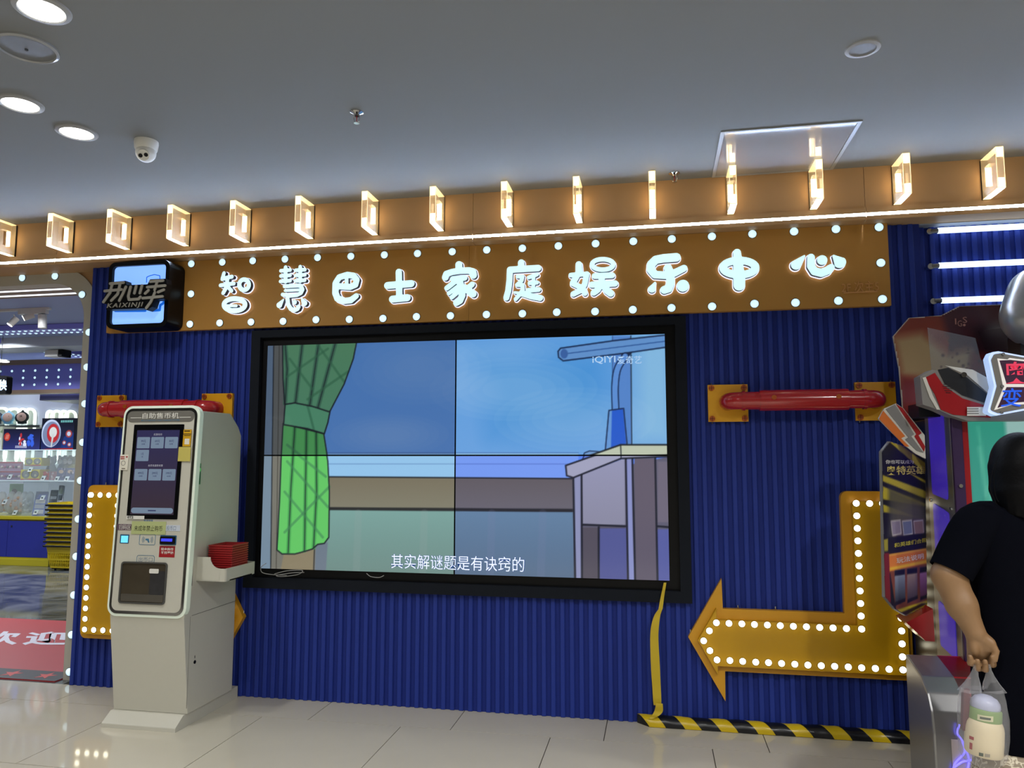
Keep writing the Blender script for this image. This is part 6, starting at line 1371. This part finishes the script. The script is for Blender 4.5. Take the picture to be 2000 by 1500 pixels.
sh_ = rings([(0, 0, .480, .190, .128), (0, 0, .487, .194, .132), (0, 0, .60, .190, .130), (0, 0, .75, .182, .125), (0, 0, .90, .172, .115), (0, 0, 1.03, .174, .112), (0, 0, 1.13, .176, .108), (0, 0, 1.19, .166, .098), (0, 0, 1.225, .142, .088), (0, 0, 1.252, .105, .074), (0, 0, 1.268, .068, .062), (0, 0, 1.264, .060, .056)]).build('tshirt', m_shirt, per, smooth=True, angle=80)
hm = atD(1857, 1117, 2.5)
MB().tube(smooth_path([tuple(B(-.085, 0, 1.215)), tuple(B(-.145, 0, 1.195)), tuple((SL*.45+hm*.55)), tuple(hm)], 4), [.060, .063, .066, .069, .072, .073, .073, .072, .071, .070, .069, .068, .067], 28, caps=False).build('sleeve', m_shirt, sh_, smooth=True, angle=80)
MB().tube([tuple(hm*.94+SL*.06), tuple(hm), tuple(hm+(hm-SL)*.004)], [.0655, .0655, .062], 28, caps=False).build('sleeve_hem', m_shirt, sh_, smooth=True, angle=80)
MB().tube(smooth_path([tuple(B(.085, 0, 1.215)), tuple(B(.145, 0, 1.195)), tuple((SRt*.5+ER*.5)), tuple(SRt*.2+ER*.8)], 4), [.060, .063, .066, .069, .070, .070, .070, .069, .068, .067, .066, .065, .064], 28, caps=False).build('sleeve', m_shirt, sh_, smooth=True, angle=80)
def mat_lace():
    m = mat('lace_cloth', (168, 158, 140), .8); nt = m.node_tree; b = nt.nodes['Principled BSDF']
    tc = nt.nodes.new('ShaderNodeTexCoord'); w = nt.nodes.new('ShaderNodeTexVoronoi'); w.feature = 'DISTANCE_TO_EDGE'; w.inputs['Scale'].default_value = 28; n = nt.nodes.new('ShaderNodeTexNoise'); n.inputs['Scale'].default_value = 22; mx = nt.nodes.new('ShaderNodeMix'); mx.data_type = 'VECTOR'; mx.inputs[0].default_value = .12
    nt.links.new(tc.outputs['Object'], n.inputs['Vector']); nt.links.new(tc.outputs['Object'], mx.inputs[4]); nt.links.new(n.outputs['Color'], mx.inputs[5]); nt.links.new(mx.outputs[1], w.inputs['Vector'])
    cr = nt.nodes.new('ShaderNodeValToRGB'); cr.color_ramp.elements[0].position = .04; cr.color_ramp.elements[0].color = tuple(s2l((206, 198, 180)))+(1,); cr.color_ramp.elements[1].position = .10; cr.color_ramp.elements[1].color = tuple(s2l((140, 128, 112)))+(1,)
    nt.links.new(w.outputs['Distance'], cr.inputs[0]); nt.links.new(cr.outputs[0], b.inputs['Base Color']); return m
rings([(0, 0, .52, .180, .120), (0, 0, .45, .192, .13), (0, 0, .35, .205, .145), (0, 0, .22, .215, .155), (0, 0, .219, .21, .15)]).build('lace_skirt', mat_lace(), per, smooth=True, angle=80)
for s_ in (-1, 1):
    c_ = B(.088*s_, .05, .034); Blob(c_-.2, c_+.2, .01).cone(c_-FX*.07, c_+FX*.085, .040, .034, .01).cone(c_-FX*.07, c_-FX*.07+[0, 0, .03], .04, .038, .01).build('shoe', mat('shoe_white', (190, 188, 184), .6), per)

# ------------------------------------------------------------------ plastic bag and jar
JD = 2.40
m_poly = mat_clear('thin_plastic', (226, 226, 232), .90, .15)
bg_ = thing('plastic_bag', atD(1918, 1490, JD), 'clear plastic carrier bag hanging from the hand', 'plastic bag')
jb = atD(1921, 1473, JD); up_ = np.array((0, 0, 1.0)); jax = up_+RX*.10; jax /= np.linalg.norm(jax)
def bring(R_, n=36):
    vs = []
    for (x, y, hw_, dp) in R_:
        c_ = atD(x, y, JD)
        for k in range(n): t = 2*math.pi*k/n; w_ = 1+.03*math.sin(7*t+y*.3)+.02*math.sin(13*t-y*.7); vs.append(c_+RX*hw_/603*w_*math.cos(t)+FX*dp*w_*math.sin(t))
    return MB().add(vs, [(i*n+k, i*n+(k+1) % n, (i+1)*n+(k+1) % n, (i+1)*n+k) for i in range(len(R_)-1) for k in range(n)])
bring([(1918, 1345, 40, .030), (1918, 1365, 43, .05), (1919, 1400, 44, .068), (1920, 1440, 43, .070), (1920, 1470, 41, .068), (1921, 1486, 33, .055), (1922, 1496, 14, .02), (1922, 1499, 1, .002)]).build('bag_body', m_poly, bg_, smooth=True, angle=80)
for xa, xb, xc in ((1905, 1899, 1893), (1931, 1936, 1942)):
    P_ = [atD(xa, 1297, 2.392), atD(xa, 1308, 2.395), atD((xa+xb)/2, 1320, JD), atD(xb, 1334, JD), atD(xc, 1350, JD)]; vs = []; n = 20
    for p, (a, b) in zip(P_, ((.006, .004), (.008, .006), (.013, .010), (.024, .016), (.034, .028))):
        for k in range(n): t = 2*math.pi*k/n; w_ = 1+.12*math.sin(6*t); vs.append(p+RX*a*w_*math.cos(t)+FX*b*w_*math.sin(t))
    MB().add(vs, [(i*n+k, i*n+(k+1) % n, (i+1)*n+(k+1) % n, (i+1)*n+k) for i in range(4) for k in range(n)]).build('bag_handle', m_poly, bg_, smooth=True, angle=80)
MB().bar(atD(1886, 1345, JD+.03), atD(1884, 1425, JD+.03), .018, .02, up=(0, 1, 0)).build('purple_packet', mat('packet_purple', (96, 50, 58), .4, noise=.4, nscale=60), bg_)
jar = thing('plastic_jar', jb, 'cream plastic jar with a green collar and pale lid inside the carrier bag', 'jar')
m_jc = mat('jar_cream', (222, 206, 168), .45); m_jg = mat('jar_green', (122, 150, 84), .45); m_jl = mat('jar_lid', (176, 180, 204), .3)
MB().lathe([(0, 0), (.050, 0), (.0545, .006), (.0555, .04), (.0552, .080), (.0525, .096), (.048, .106), (.046, .110)], jb, jax, 32).build('jar_body', m_jc, jar, smooth=True)
MB().lathe([(.046, .107), (.048, .109), (.0475, .140), (.045, .144), (.040, .145)], jb, jax, 32).build('jar_collar', m_jg, jar, smooth=True)
MB().lathe([(.042, .144), (.0435, .150), (.041, .164), (.032, .177), (.016, .184), (0, .186)], jb, jax, 32).build('jar_lid', m_jl, jar, smooth=True)
hp = jb+jax*.150+RX*.046; MB().tube([tuple(hp+np.array((.006*math.cos(a), 0, .008*math.sin(a)))) for a in np.linspace(0, 6.0, 12)], .002, 6).build('lid_loop', m_jl, jar)
jn = CAM-jb; jn[2] = 0; jn /= np.linalg.norm(jn); ju = np.cross(up_, jn)
def jlabel(name, u0, u1, v0, v1, m, R_):
    vs = []; n = 8
    for v in (v0, v1):
        for k in range(n+1): a = (u0+(u1-u0)*k/n)/R_; vs.append(jb+jax*v+(jn*math.cos(a)+ju*math.sin(a))*(R_+.0006))
    MB().add(vs, [(k, k+1, n+2+k, n+1+k) for k in range(n)]).build(name, m, jar, fixn=False)
jlabel('collar_label', -.022, .022, .116, .133, mat('label_cream', (206, 202, 160), .5), .0480); jlabel('collar_print', -.015, .015, .121, .128, mat('label_ink', (60, 72, 50), .5), .0486)
jlabel('barcode', -.014, -.002, .010, .020, mat('label_ink'), .0552); jlabel('small_print', .002, .016, .010, .020, mat('label_grey', (150, 140, 120), .5), .0552)
jlabel('red_print', -.046, -.030, .052, .062, mat('label_red', (160, 44, 44), .5), .0556); jlabel('red_print', -.044, -.034, .022, .042, mat('label_red'), .0556)
